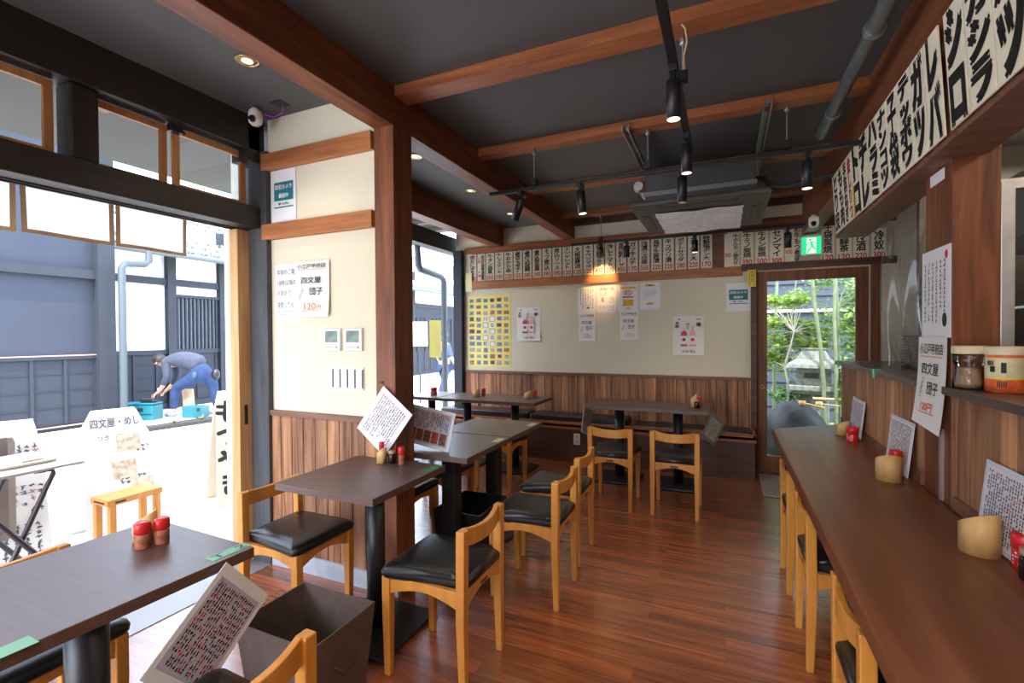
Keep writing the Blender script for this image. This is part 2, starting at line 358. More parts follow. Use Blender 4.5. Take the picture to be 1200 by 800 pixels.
# left facade: big dark beam, lintel, posts, transom sashes
struct('trim_25', MB().box(-2.80, -2.60, -2.0, 2.06, 2.53, FZ + .12).box(-2.75, -2.60, 1.98, 2.09, 2.46, FZ), DBEAM('Y'), 0.003)
lint = MB().box(-2.80, -2.60, -2.0, 2.09, 2.065, 2.19)
for xx in (-2.76, -2.72): lint.box(xx, xx + .008, -2.0, 2.06, 2.058, 2.066)
struct('trim_26', lint, DBEAM('Y'), 0.003)
struct('trim_27', MB().box(-2.74, -2.62, 1.135, 1.245, 2.19, 2.53), DBEAM('Z'), 0.012)
struct('trim_28', MB().box(-2.705, -2.55, 2.056, 2.20, -0.09, 2.53), wood('weathered_post', (0.030, 0.032, 0.038), (0.075, 0.078, 0.088), 'Z', 0.6), 0.003)
struct('trim_29', MB().box(-2.80, -2.55, -2.0, 2.06, -0.09, 0.004), plain('grey_sill', (0.30, 0.30, 0.31), 0.45, 0.3))
tw = MB()
def sash(mb, x0, x1, y0, y1, z0, z1, w=0.035):
    mb.box(x0, x1, y0, y1, z0, z0 + w); mb.box(x0, x1, y0, y1, z1 - w, z1); mb.box(x0, x1, y0, y0 + w, z0 + w, z1 - w); mb.box(x0, x1, y1 - w, y1, z0 + w, z1 - w)
for k, (y0, y1) in enumerate(((0.05, 1.105), (1.245, 1.582), (1.60, 2.02))):
    mb = MB(); sash(mb, -2.70 - .02 * (k % 2), -2.68 - .02 * (k % 2), y0, y1, 2.19, 2.525)
    w_ = struct('window_%d' % (k + 1), mb, SASHW, 0.002)
    MB().box(-2.692 - .02 * (k % 2), -2.688 - .02 * (k % 2), y0 + .03, y1 - .03, 2.22, 2.495).build('pane', GLS, w_)
# sliding door leaf parked behind the stub wall, its edge visible, with finger pull
dl = struct('door_1', MB().box(-2.785, -2.708, 1.98, 2.80, 0.01, 2.06), wood('pale_door_wood', (0.48, 0.24, 0.09), (0.70, 0.42, 0.19), 'Z', 0.45), 0.003)
MB().box(-2.7085, -2.7065, 2.012, 2.034, 0.86, 0.98).build('finger_pull', plain('dark_bronze', (0.05, 0.04, 0.035), 0.4, 0.6), dl)['label'] = 'dark recessed finger pull'
struct('door_2', MB().box(-2.86, -2.80, 2.00, 2.80, -0.05, 2.06), plain('pale_shutter_paint', (0.80, 0.79, 0.76), 0.5), 0.003)
# outer wall pieces and the glazed lean-to behind the stub wall
struct('wall_outer', MB().box(-2.98, -2.88, 2.14, 3.0, -0.1, 2.9).box(-3.38, -2.9, 2.96, 3.04, -0.1, 2.9), WHITEW)
struct('trim_30', MB().box(-3.36, -3.24, 3.04, YB + .1, 2.485, 2.68), DBEAM('Y'), 0.003)
struct('trim_31', MB().box(-3.21, -3.09, YB - .08, YB - .002, 0, 2.49).box(-3.32, -3.21, YB + .1, YB + .2, 0, 2.49), SLATE3, 0.003)
struct('trim_32', MB().box(-3.38, -3.24, 3.04, YB + .1, -0.09, 0.02), plain('grey_sill', (0.3, 0.3, 0.31), 0.45, 0.3))
struct('trim_60', MB().box(-3.9, -2.62, 2.2, YB + .3, 2.84, 2.88).prism([(-2.78, 2.90), (-4.0, 2.665), (-4.0, 2.70), (-2.78, 2.94)], -2.0, 2.9, 'Y'), plain('eave_boards', (0.085, 0.078, 0.070), 0.8))
for k in range(6):
    y = 3.3 + k * 0.42
    struct('trim_%d' % (33 + k), MB().box(-3.9, -2.67, y, y + .045, 2.79, 2.84), wood('rafter_wood', (0.20, 0.16, 0.13), (0.30, 0.25, 0.21), 'X', 0.6))
aw = MB(); sash(aw, -3.31, -3.28, 3.04, 4.10, 0.03, 2.485, 0.04)
w4 = struct('window_4', aw, SLATE3, 0.002)
MB().box(-3.297, -3.293, 3.08, 4.06, 0.07, 2.445).build('pane', GLS, w4)
# right side: wainscot under the kitchen pass, kitchen walls
def boards_y(y0, y1, z0, z1, x, w=0.1, th=0.012, gap=0.006):
    mb = MB(); y = y0
    while y < y1 - 1e-3:
        mb.box(x - th, x, y, min(y + w - gap, y1), z0, z1); y += w
    mb.box(x - .003, x + .05, y0, y1, z0, z1, 1); return mb
struct('trim_39', boards_y(-2.0, 2.34, 0.0, 1.165, 0.80), [WAINSY, GAP])
struct('trim_40', boards_y(2.60, 4.24, 0.0, 1.165, 0.80), [WAINSY, GAP])
struct('trim_41', MB().box(0.775, 0.80, -2.0, 2.30, 0.735, 0.785).box(0.775, 0.80, 2.62, 4.2, 0.735, 0.785), CAPW, 0.002)
struct('trim_42', MB().box(0.795, 0.86, 4.24, 4.275, 0, 1.17), CAPW, 0.002)
struct('trim_43', MB().box(0.776, 0.788, 2.40, 2.425, 0.735, 1.02), plain('grey_conduit_cover', (0.30, 0.24, 0.22), 0.5), 0.002)
struct('wall_right', MB().box(2.7, 2.8, -2.0, YB + .1, 0, FZ), plain('kitchen_grey', (0.22, 0.21, 0.20), 0.6, var=.15, scale=2))
struct('wall_front', MB().box(-0.9, 2.8, -2.1, -2.0, 0, FZ).box(-2.62, -0.9, -2.1, -2.0, 2.3, FZ), PLASTER)
struct('wall_kitchen', MB().box(1.35, 2.7, 4.6, 4.66, 0, FZ), plain('kitchen_dark_panel', (0.10, 0.085, 0.07), 0.35, var=.3, scale=2))

# ================================================================== FURNITURE
# ---- chair (faces +Y, back at -Y), origin on the floor under the seat centre
def arch(mb, x0, x1, y0, y1, z0, z1, rise, along='X', n=10):
    pts = []
    for k in range(n + 1):
        u = k / n; pts.append((x0 + (x1 - x0) * u if along == 'X' else y0 + (y1 - y0) * u, z0 + rise * math.sin(PI * u)))
    lo = (x0, x1) if along == 'X' else (y0, y1)
    poly = pts + [(lo[1], z1), (lo[0], z1)]
    if along == 'X': mb.prism(poly, y0, y1, 'Y')
    else: mb.prism(poly, x0, x1, 'X')
def make_chair(label, loc, rz, group, lab_only=False):
    t = thing('dining_chair', label, 'chair', loc, rz, group)
    h = 0.162; p = 0.019
    for sx in (-1, 1):
        # rear leg rises into the back post, slightly tapered foot
        m = MB(); x = sx * h
        vs = []
        for z, a, dy in ((0, .014, -.006), (0.30, p, 0), (0.652, p, -.004)):
            vs += [(x - a, -0.175 - a + dy, z), (x + a, -0.175 - a + dy, z), (x + a, -0.175 + a + dy, z), (x - a, -0.175 + a + dy, z)]
        fs = [(3, 2, 1, 0), (8, 9, 10, 11)]
        for k in (0, 4): fs += [(k + i, k + (i + 1) % 4, k + 4 + (i + 1) % 4, k + 4 + i) for i in range(4)]
        m.add(vs, fs).build('leg', CHAIRW, t, 0.004)
        m = MB(); vs = []
        for z, a in ((0, .014), (0.28, p), (0.415, p)):
            vs += [(x - a, 0.175 - a, z), (x + a, 0.175 - a, z), (x + a, 0.175 + a, z), (x - a, 0.175 + a, z)]
        m.add(vs, fs).build('leg', CHAIRW, t, 0.004)
        m = MB(); arch(m, x - .011, x + .011, -0.157, 0.157, 0.345, 0.415, 0.035, 'Y'); m.build('side_rail', CHAIRW, t, 0.002)
    m = MB(); arch(m, -h + p, h - p, 0.163, 0.185, 0.345, 0.415, 0.035); m.build('front_rail', CHAIRW, t, 0.002)
    m = MB(); arch(m, -h + p, h - p, -0.188, -0.166, 0.345, 0.415, 0.035); rr = m.build('rear_rail', CHAIRW, t, 0.002)
    s = MB().prism([(-.034, .391), (-.026, .385), (.026, .385), (.034, .391), (.026, .397), (-.026, .397)], -0.1890, -0.1875, 'Y').build('hand_slot', BLK, rr)
    s['label'] = 'dark slot cut into the rear rail'
    # curved top rail: bows backwards and dips in the middle
    m = MB(); N = 12; vs = []
    for k in range(N + 1):
        u = -1 + 2 * k / N; x = u * (h - p + .002); b = (1 - u * u); yb = -0.186 - .022 * b; z1 = 0.655 - .016 * b; z0 = 0.585 - .010 * b + .0
        vs += [(x, yb, z0), (x, yb + .022, z0), (x, yb + .022, z1), (x, yb, z1)]
    fs = [(0, 1, 2, 3), (4 * N + 3, 4 * N + 2, 4 * N + 1, 4 * N)]
    for k in range(N): fs += [(4 * k + i, 4 * k + 4 + i, 4 * k + 4 + (i + 1) % 4, 4 * k + (i + 1) % 4) for i in range(4)]
    m.add(vs, fs).build('top_rail', CHAIRW, t, 0.003)
    # padded seat: crowned pad with rounded corners
    m = MB(); prof = []; 
    def rr_(w, d, rad, n=5):
        pts = []
        for cx_, cy_, a0 in ((w - rad, d - rad, 0), (-w + rad, d - rad, 90), (-w + rad, -d + rad, 180), (w - rad, -d + rad, 270)):
            for k in range(n + 1): a = R(a0 + 90 * k / n); pts.append((cx_ + rad * math.cos(a), cy_ + rad * math.sin(a)))
        return pts
    lv = [(.186, .188, .412), (.192, .194, .420), (.194, .196, .436), (.188, .190, .450), (.165, .167, .459), (.10, .10, .464), (.03, .03, .465)]
    vs = []; np_ = 24
    for w_, d_, z in lv: vs += [(x, y + .004 , z) for x, y in rr_(w_, d_, min(.03, w_ * .6))]
    fs = [list(range(np_))[::-1]]
    for k in range(len(lv) - 1): fs += [(k * np_ + i, k * np_ + (i + 1) % np_, (k + 1) * np_ + (i + 1) % np_, (k + 1) * np_ + i) for i in range(np_)]
    fs.append([(len(lv) - 1) * np_ + i for i in range(np_)])
    # the two rear corners are notched for the back posts: pull them in
    out = []
    for x, y, z in vs:
        if y < -0.145 and abs(x) > 0.138: x = math.copysign(min(abs(x), 0.140), x)
        out.append((x, y, z))
    m.add(out, fs, 0, True).build('seat', VINYL, t)
    return t
G1 = 'dining chairs with honey frames and black seats'
chair0 = make_chair('honey wood chair with black seat nearest the camera right of the sauce table', (-1.10, 1.745, 0), PI / 2, G1)
chairs = [
    ((-0.965, 2.455, 0), PI / 2, 'honey wood chair with black seat, second of the row right of the tables'),
    ((-0.995, 2.95, 0), PI / 2, 'honey wood chair with black seat, furthest of the three right of the centre tables'),
    ((-0.845, 3.985, 0), 0, 'honey wood chair at the right back table, left of its pair, back to the camera'),
    ((-0.355, 3.995, 0), 0, 'honey wood chair at the right back table, right of its pair, back to the camera'),
    ((-1.945, 1.725, 0), -PI / 2, 'honey wood chair with black seat between the open entrance and the sauce table'),
    ((-1.145, 0.715, 0), PI / 2, 'honey wood chair at the bottom edge, in front of the brown fabric bin'),
    ((-2.02, 0.745, 0), -PI / 2, 'honey wood chair pushed under the street side of the large foreground table'),
    ((-1.93, 2.50, 0), -PI / 2, 'honey wood chair half hidden behind the brown column'),
    ((-1.93, 2.99, 0), -PI / 2, 'honey wood chair left of the centre tables, second behind the column'),
    ((-1.915, 4.03, 0), 0, 'honey wood chair behind the centre tables, right one at the long window table'),
    ((-2.48, 4.01, 0), 0, 'honey wood chair left one at the long window table, mostly hidden by a menu'),
    ((0.50, 1.60, 0), -PI / 2, 'honey wood chair nearest the camera tucked under the long counter'),
    ((0.50, 2.455, 0), -PI / 2, 'honey wood chair in the middle of the three tucked under the long counter'),
    ((0.495, 3.09, 0), -PI / 2, 'honey wood chair furthest of the three tucked under the long counter')
]
for l, a, s in chairs: inst(chair0, l, a, s)

# ---- tables: slab top on a round or square pole with a flat base plate; origin on the floor
def make_table(label, cx_, cy_, w, d, poles, group=None, rot=0, square=False, pr=0.043, th=0.032, base=(0.21, 0.21), name='pedestal_table'):
    t = thing(name, label, 'table', (cx_, cy_, 0), rot, group)
    MB().box(-w / 2, w / 2, -d / 2, d / 2, 0.735 - th, 0.735).build('tabletop', [TABLE], t, 0.002)
    for px in poles:
        m = MB()
        if square: m.box(px - .045, px + .045, -.045, .045, 0.022, 0.735 - th)
        else: m.lathe([(pr, 0.022), (pr, 0.735 - th)], 28, c=(px, 0))
        m.build('pole', POLE, t, 0.004 if square else 0)
        bx, by = base
        f = MB().box(px - bx, px + bx, -by, by, 0.004, 0.020).build('base_plate', POLE, t, 0.008)
        MB().box(px - .14, px + .14, -.14 if by > .15 else -by, .14 if by > .15 else by, 0.735 - th - .006, 0.735 - th).build('top_bracket', POLE, t)
    return t
tA = make_table('large dark brown table in the bottom left corner with two red capped shakers on it', -1.645, 0.73, 0.54, 0.64, [0.0], rot=R(-2), pr=0.05)
tB = make_table('dark brown table in front of the column with soy sauce and red shaker', -1.592, 1.813, 0.56, 0.555, [0.06])
tC = make_table('dark brown table behind the column carrying the photo menu, nearer of two pushed together', -1.56, 2.54, 0.565, 0.575, [0.01], square=True)
tD = make_table('empty dark brown table behind the column, further of the two pushed together', -1.56, 3.128, 0.565, 0.575, [0.01], square=True)
tE = make_table('long dark table on two poles along the left end of the wall bench', -2.26, 4.59, 1.12, 0.52, [-0.33, 0.24], base=(0.2, 0.2))
tF = make_table('small dark table touching the left end of the long window table', -3.035, 4.59, 0.40, 0.52, [-0.02], base=(0.17, 0.2))
tG = make_table('long dark table on two poles at the right end of the wall bench', -0.67, 4.66, 1.09, 0.52, [-0.27, 0.27], base=(0.2, 0.2))

# ---- long counter on the right
ct = thing('counter', 'long reddish brown wooden counter running along the kitchen wall', 'counter', (0.55, 2.0, 0))
MB().prism([(-.245, -3.0), (.225, -3.0), (.225, 0.30), (0.228, 0.6), (.24, 2.18), (-.25, 1.79)], 0.672, 0.735).build('countertop', COUNTER, ct, 0.006)
MB().box(.12, .225, -3.0, 1.95, 0.60, 0.672).build('support_rail', CAPW, ct, 0.003)
for y in (-1.2, 0.25, 1.85): MB().prism([(.225, 0.60), (-.10, .672), (-.10, .655), (.225, 0.40)], y - .015, y + .015, 'Y').build('bracket', CAPW, ct)
# ---- wall bench
bn = thing('built_in_bench', 'dark wooden built-in bench running along the back wall under the menus', 'bench', (-1.5, 5.23, 0))
MB().box(-1.76, 1.76, -.16, .155, 0, 0.40).build('bench_box', DARKW, bn, 0.003)
MB().box(-1.77, 1.77, -.185, .155, 0.385, 0.415).box(-1.77, 1.77, -.185, -.16, 0.36, 0.44).box(1.735, 1.765, -.185, .155, 0.40, 0.445).build('bench_seat_board', JOIST, bn, 0.003)
def cushion(x0, x1, z1, label):
    c = MB().box(x0, x1, 5.075, 5.37, 0.416, z1).build('bench_cushion', VINYL, bevel=0.018, seg=3)
    tag(c, label, 'cushion', 'long black cushions on the wall bench')
cushion(-3.25, -2.08, 0.505, 'long black bench cushion at the window end, left of the gap in the seat pads')
cushion(-2.05, -0.95, 0.500, 'long black bench cushion in the middle of the wall bench')
cushion(-0.90, 0.22, 0.455, 'thin black bench cushion at the right end of the bench near the garden door')
ot = thing('wall_outlet', 'white double electrical outlet on the front of the dark bench', 'outlet', (-1.49, 5.069, 0.255))
MB().box(-.036, .036, -.007, .0, -.062, .062).build('cover_plate', WPLAS, ot, 0.003)
for z in (-.026, .026): MB().box(-.016, .016, -.0095, -.007, z - .018, z + .018).box(-.007, -.004, -.0099, -.0094, z - .008, z + .008).box(.004, .007, -.0099, -.0094, z - .008, z + .008).build('socket', plain('socket_grey', (.5, .5, .5), .4), ot)
tag(MB().box(0.30, 0.95, 4.62, 5.30, 0.001, 0.014).build('door_mat', plain('grey_pink_mat', (0.36, 0.27, 0.24), 0.95, var=0.5, scale=90, bump=.6, bscale=200), bevel=0.004), 'grey woven door mat in front of the garden door', 'mat')

# ---- garden door
gd = thing('sliding_door', 'brown wooden sliding door with a large glass pane to the garden', 'door', (0.76, 5.45, 0))
m = MB().box(-.465, -.375, 0, .035, 0.005, 2.025).box(.365, .465, 0, .035, 0.005, 2.025).box(-.375, .365, 0, .035, 1.925, 2.025).box(-.375, .365, 0, .035, 0.005, 0.165)
m.build('door_frame', BEAM('Z'), gd, 0.003)
MB().box(-.375, .365, .015, .019, 0.165, 1.925).build('pane', GLS, gd)
MB().lathe([(.0, -.006), (.018, -.006), (.021, 0), (.018, 0.002), (.012, -.003), (0, -.003)], 16, mat=Matrix.Translation((-.42, -.001, .86)) @ Matrix.Rotation(PI / 2, 4, 'X')).build('finger_pull', plain('brass_pull', (.45, .26, .10), .35, .8), gd)['label'] = 'round brass finger pull'

# ================================================================== KITCHEN PASS
sh = MB().box(0.75, 1.15, -2.0, 2.325, 1.165, 1.195).box(0.75, 1.15, 2.64, 4.26, 1.165, 1.195).box(.925, 1.15, 2.3, 2.7, 1.165, 1.195)
tag(sh.build('pass_shelf', wood('dark_pass_shelf', (0.055, 0.040, 0.032), (0.11, 0.085, 0.07), 'Y', 0.3), bevel=0.003), 'dark polished pass shelf on top of the boarded kitchen wall', 'shelf')
tag(MB().box(.925, .965, 2.34, 2.40, 1.20, 1.95).box(.925, 1.4, 2.38, 2.40, 1.93, 1.97).build('metal_post', STEEL, bevel=0.002), 'grey metal post beside the right column above the pass shelf', 'post')
# kitchen inside: steel shelf rack, bowls, hood
hd = thing('kitchen_hood', 'steel extractor hood inside the kitchen beyond the plastic sheet', 'hood', (1.9, 2.6, 1.9))
MB().prism([(-.5, 0), (.5, 0), (.4, .45), (-.3, .45)], -1.5, 1.6, 'Y').build('hood_body', STEEL, hd, 0.004)
rk = thing('kitchen_rack', 'steel kitchen shelving seen dimly through the pass opening', 'rack', (1.75, 3.2, 0))
for z in (.85, 1.2, 1.55): MB().box(-.2, .25, -.9, .9, z - .015, z).build('shelf', STEEL, rk, .002)
for x, y in ((-.2, -.9), (.25, -.9), (-.2, .9), (.25, .9)): MB().tube([(x, y, 0), (x, y, 1.8)], .015).build('post', STEEL, rk)
BORD = ['topmost', 'second from the top', 'third from the top', 'fourth from the top', 'fifth from the top', 'sixth from the top', 'seventh from the top', 'eighth from the top', 'ninth from the top', 'second from the bottom', 'bottom one']
for nb_, x, y, nm in ((11, 1.02, 3.50, 'taller'), (8, 1.10, 3.31, 'shorter')):
    for k in range(nb_):
        kk = nb_ - 1 - k
        o = MB().lathe([(0.045, 0), (0.062, .006), (0.078, 0.020), (0.080, .022), (.076, .020), (0.06, .008), (0, .004)], 28).build('steel_dish', STEEL, loc=(x, y, 1.196 + k * .017))
        tag(o, 'steel dish in the %s stack on the pass shelf, %s' % (nm, 'bottom one' if kk == nb_ - 1 else BORD[kk]), 'dish', 'stacked steel dishes, %s stack' % nm)
def vinyl_sheet(y0, y1, z0, z1, x, label, seed):
    q = random.Random(seed); ph = [q.uniform(0, 6) for _ in range(4)]; nu, nv = 60, 36; vs = []
    for j in range(nv + 1):
        v = j / nv; g = 1 - 0.45 * (1 - v) ** 3 if z0 < 1.3 else 1
        for i in range(nu + 1):
            u = i / nu; yy = (y0 + y1) / 2 + (u - .5) * (y1 - y0) * g
            am = .007 + .035 * (1 - v) ** 2
            vs.append((x + am * (math.sin(u * 19 + ph[0]) + .6 * math.sin(u * 41 + ph[1] + v * 3)) + .02 * math.sin(v * 5 + ph[2]), yy, z0 + (z1 - z0) * v))
    fs = [(j * (nu + 1) + i, j * (nu + 1) + i + 1, (j + 1) * (nu + 1) + i + 1, (j + 1) * (nu + 1) + i) for j in range(nv) for i in range(nu)]
    o = MB().add(vs, fs, 0, True).build('plastic_sheet', glass('clear_vinyl', (0.94, 0.93, 0.91), 0.16, 0.12)); tag(o, label, 'sheet')
vinyl_sheet(2.62, 3.75, 1.20, 2.10, 0.90, 'clear plastic sheet hanging left of the right column, gathered on the shelf', 3)
vinyl_sheet(0.7, 2.30, 1.20, 2.20, 1.02, 'clear plastic sheet hanging right of the column at the photo edge', 5)
def clip(y, label, x=0.752):
    o = MB().box(-.004, .004, -.010, .010, -.045, .0).box(-.004, .03, -.009, .009, 0, .004).build('green_clip', plain('green_clip', (.10, .55, .22), .35), loc=(x - .005, y, 1.197), bevel=.001)
    tag(o, label, 'clip', 'green clips on the pass shelf')
clip(4.12, 'small green clip on the shelf edge beside the garden door'); clip(3.22, 'small green clip on the shelf edge below the gathered plastic sheet')

# ---- jars on the pass shelf
j1 = thing('spice_jar', 'clear jar of pale brown powder with cream lid on the pass shelf', 'jar', (0.812, 2.26, 1.195))
MB().lathe([(.044, 0), (.050, .004), (.050, .03), (.043, .055), (.042, .075), (.050, .10), (.050, .125), (.046, .13)], 32).build('jar_body', glass('jar_clear', (.9, .88, .84), 1.2), j1)
MB().lathe([(.0, .004), (.042, .004), (.045, .03), (.038, .055), (.038, .078), (0, .08)], 32).build('powder', plain('brown_powder', (.36, .25, .16), .9, var=.15, scale=60), j1)
MB().lathe([(.0, .127), (.052, .127), (.053, .130), (.053, .152), (.049, .156), (0, .156)], 32).build('lid', plain('cream_lid', (.72, .60, .42), .4), j1)
j2 = thing('condiment_jar', 'round jar with cream lid and orange and yellow label on the pass shelf', 'jar', (0.868, 2.165, 1.195))
MB().lathe([(.046, 0), (.050, .004), (.050, .046), (.050, .052), (.050, .118), (.050, .126), (.047, .13)], 32, mis=[0, 0, 2, 1, 0, 0, 0]).build('jar_body', [plain('orange_label', (.72, .13, .03), .35, var=.35, scale=30), plain('cream_label', (.66, .58, .34), .4, var=.15, scale=20), YEL], j2)
m = MB(); q = random.Random(2)
for a0, z, w_, h_ in ((205, .10, .5, .016), (212, .08, .35, .02), (245, .085, .3, .035), (240, .03, .6, .02)):
    for k in range(5):
        a = R(a0) + (k - 2) * w_ / 6; m.add([(.0508 * math.cos(a + s_), .0508 * math.sin(a + s_), z + e) for s_, e in ((-.03, -h_ / 2), (.03, -h_ / 2), (.03, h_ / 2), (-.03, h_ / 2))], [(0, 1, 2, 3)])
m.build('label_print', INK, j2)
MB().lathe([(.0, .127), (.052, .127), (.053, .130), (.053, .152), (.049, .156), (0, .156)], 32).build('lid', MATS['cream_lid'], j2)

# ---- lintel board with slanted hand-brushed signs over the pass
tag(MB().box(0.705, 0.88, 2.36, 3.96, 2.055, 2.085).box(0.705, 0.725, 2.12, 3.96, 2.085, 2.36).box(0.705, 0.88, -1.0, 2.33, 2.055, 2.085).box(.705, .725, -1.0, 2.08, 2.085, 2.36).build('sign_ledge', CAPW, bevel=.002), 'brown ledge board carrying the row of large brushed signs', 'ledge')
right = [('とり皮', 3.88, 3.715), ('もも肉', 3.71, 3.585), ('手羽ねぎ', 3.58, 3.475), ('金しりつ', 3.47, 3.37), ('トロ', 3.365, 3.20), ('チレ', 3.195, 3.015),
         ('ハラミ', 3.01, 2.84), ('ナンコツ', 2.835, 2.70), ('子袋', 2.695, 2.55), ('テッポウ', 2.545, 2.39), ('ガツ', 2.385, 2.25), ('レバ', 2.245, 2.11),
         ('シロ', 2.065, 1.925), ('カシラ', 1.92, 1.765), ('ハツ', 1.76, 1.60)]
names = ['first from the garden end', 'second from the garden end', 'third from the garden end', 'with red characters', 'with a yellow tag on its lower edge', 'sixth from the garden end, two tall characters',
         'seventh from the garden end, three characters', 'eighth from the garden end', 'ninth from the garden end, ending in dense kanji', 'tenth from the garden end, four characters', 'second left of the column gap', 'just left of the column gap',
         'directly right of the column gap', 'second right of the column gap', 'at the right edge of the photo']
for (tx, ya, yb_), nm in zip(right, names):
    w = ya - yb_ - 0.004
    s = thing('menu_sign', 'large cream brushed sign above the pass, ' + nm, 'sign', (0.688, (ya + yb_) / 2, 2.072), (R(3.5), 0, -PI / 2), 'large brushed signs above the pass')
    MB().box(-w / 2, w / 2, 0, .006, 0, .385).build('board', STRIP, s, .001)
    lettering(vert(tx), -w / 2 + w * .11, w / 2 - w * .09, .015, .37, REDINK if tx[0] == '金' else INK, s, y=-.001, bold=.07 if tx[-1] in '皮肉ぎ袋つ' else .13)
    if tx == 'トロ': MB().box(-w / 2 + .004, -w / 2 + .03, -.003, -.001, .0, .20).build('yellow_tag', YEL, s)['label'] = 'narrow yellow tag'

# ---- menu strips along the back wall
left = [('焼おにぎり', '280', 549.0, 558), ('肉豆腐湯葉', '', 559.5, 569.5), ('牛タン酒蒸', '550', 571, 582), ('牛レアステーキ', '390', 584, 594.5), ('牛おかか串', '220', 596.5, 607.5), ('煮玉子', '120', 609.5, 619),
        ('煮込鍋', '380', 620.5, 630), ('煮込豆腐', '390', 632, 642), ('モツ煮込', '390', 643.5, 653.5), ('煮込ソース', '390', 655.5, 665.5), ('エシャレット', '120', 667.5, 678), ('大根醤油', '120', 679.5, 690), ('キャベツマヨ', '120', 692, 703),
        ('四文屋サラダ', '450', 705, 716), ('冷しトマト', '220', 717.5, 729), ('馬刺し', '450', 731, 742.5), ('ガツキムチ', '170', 744.5, 756), ('浅漬三点盛', '550', 758, 769.5), ('長芋生姜漬', '220', 771.5, 783.5), ('キュウリ漬', '220', 785.5, 798),
        ('ポテトサラダ', '280', 800, 813), ('ガツポン大', '220', 815, 828), ('特製塩ポン大', '170', 830.5, 843)]
ordn = ['first', 'second', 'third', 'fourth', 'fifth', 'sixth', 'seventh', 'eighth', 'ninth', 'tenth', 'eleventh', 'twelfth', 'thirteenth', 'fourteenth', 'fifteenth', 'sixteenth', 'seventeenth', 'eighteenth', 'nineteenth', 'twentieth', 'twenty-first', 'twenty-second', 'twenty-third']
for k, (tx, pr, _a, _b) in enumerate(left):
    x = -2.961 + k * 0.1264; w = 0.112
    s = thing('menu_strip', 'cream strip on the back wall, %s from left%s' % (ordn[k], ', red price ' + pr if pr else ', two red prices at its left edge'), 'sign', (x, YB - .0155, 2.09), 0, 'price strips over the back wall bench')
    MB().box(-w / 2, w / 2, 0, .003, 0, .345).build('paper', STRIP, s)
    if pr:
        lettering(vert(tx), -.034, .034, .085, .335, INK, s, bold=.05)
        lettering(pr, -.042, .042, .018, .068, REDINK, s, bold=.04, name='price')
    else:
        lettering(vert(tx), -.002, .046, .015, .330, INK, s, bold=.05)
        m = MB(); letter_mb(m, '90', -.046, -.010, .225, .265, bold=.04); letter_mb(m, '190', -.046, -.006, .05, .085, bold=.04); m.build('price', REDINK, s)
        m = MB(); letter_mb(m, '小', -.044, -.016, .275, .30, bold=.04); letter_mb(m, '大', -.044, -.016, .10, .13, bold=.04); m.build('size_mark', INK, s)
wide = [('牛ホルモン盛合せ', '900', .060, .138, 2.075, 2.425, 'wide cream strip with a small red 900 price, right of the gap in the strips', 1),
        ('牛ミノ炭焼', '390', .202, .110, 2.075, 2.435, 'cream price strip with red 390 left of the door lintel end', 0),
        ('牛タン炭焼', '500', .334, .115, 2.075, 2.44, 'cream price strip with red 500 above the garden door', 0),
        ('センマイ', '300', .464, .118, 2.07, 2.44, 'cream price strip with four bold katakana and red 300 above the garden door', 0),
        ('和牛もつ煮盛', '650', .603, .128, 2.07, 2.45, 'cream strip with two red prices just left of the green exit sign', 2),
        ('子袋炭焼', '120', .892, .105, 2.07, 2.455, 'tall cream strip with red 120 just right of the green exit sign', 0),
        ('冷緑茶', '120', 1.022, .12, 2.07, 2.385, 'cream strip with red 120, second right of the exit sign', 0),
        ('冷酒', '220', 1.153, .118, 2.07, 2.37, 'cream strip with red 220, third right of the exit sign', 0),
        ('冷奴', '300', 1.290, .112, 2.07, 2.36, 'cream strip with red 300, furthest right under the ledge', 0)]
for tx, pr, x, w, z0, z1, lab, mode in wide:
    s = thing('menu_strip', lab, 'sign', (x, YB - .024, z0 + .01), 0, 'price strips over the garden door'); H = z1 - z0 - .01
    MB().box(-w / 2, w / 2, 0, .004, 0, H).build('paper', STRIP, s)
    if mode == 0:
        lettering(vert(tx), -.036, .036, .085, H - .02, INK, s, bold=.05); lettering(pr, -.044, .044, .012, .066, REDINK, s, bold=.04, name='price')
    else:
        lettering(vert(tx), .012, w / 2 - .006, .02, H - .01, INK, s, bold=.05)
        m = MB(); letter_mb(m, pr, -w / 2 + .006, -.006, .10, .14, bold=.04)
        if mode == 2: letter_mb(m, '350', -w / 2 + .01, -.008, .24, .28, bold=.04)
        m.build('price', REDINK, s)
        if mode == 2: lettering('大', -.04, -.012, .165, .195, INK, s, bold=.04, name='size_mark')
# exit sign
ex = thing('exit_sign', 'green and white lit running man exit sign above the garden door', 'sign', (0.752, YB - .05, 2.245))
MB().box(-.088, .088, -.012, .03, -.098, .098).build('housing', plain('exit_housing', (.62, .55, .55), .4), ex, .004)
MB().box(-.082, .082, -.0145, -.012, -.088, .078).build('face', emit('exit_green', (0.02, 0.62, 0.22), 1.15), ex)
m = MB(); m.box(-.040, .040, -.0155, -.0145, -.078, .066); m.build('doorway_symbol', emit('exit_white', (.92, 1, .95), 1.1), ex)
m = MB(); g = [(-.008, .045, .012)]
m.prism([(-.010 + .012 * math.cos(2 * PI * k / 14), .048 + .012 * math.sin(2 * PI * k / 14)) for k in range(14)], -.0165, -.0155, 'Y')
def limb(pts, w):
    for (x0, z0), (x1, z1) in zip(pts[:-1], pts[1:]):
        d = Vector((x1 - x0, z1 - z0)); n_ = Vector((-d.y, d.x)).normalized() * w
        m.prism([(x0 + n_.x, z0 + n_.y), (x1 + n_.x, z1 + n_.y), (x1 - n_.x, z1 - n_.y), (x0 - n_.x, z0 - n_.y)], -.0165, -.0155, 'Y')
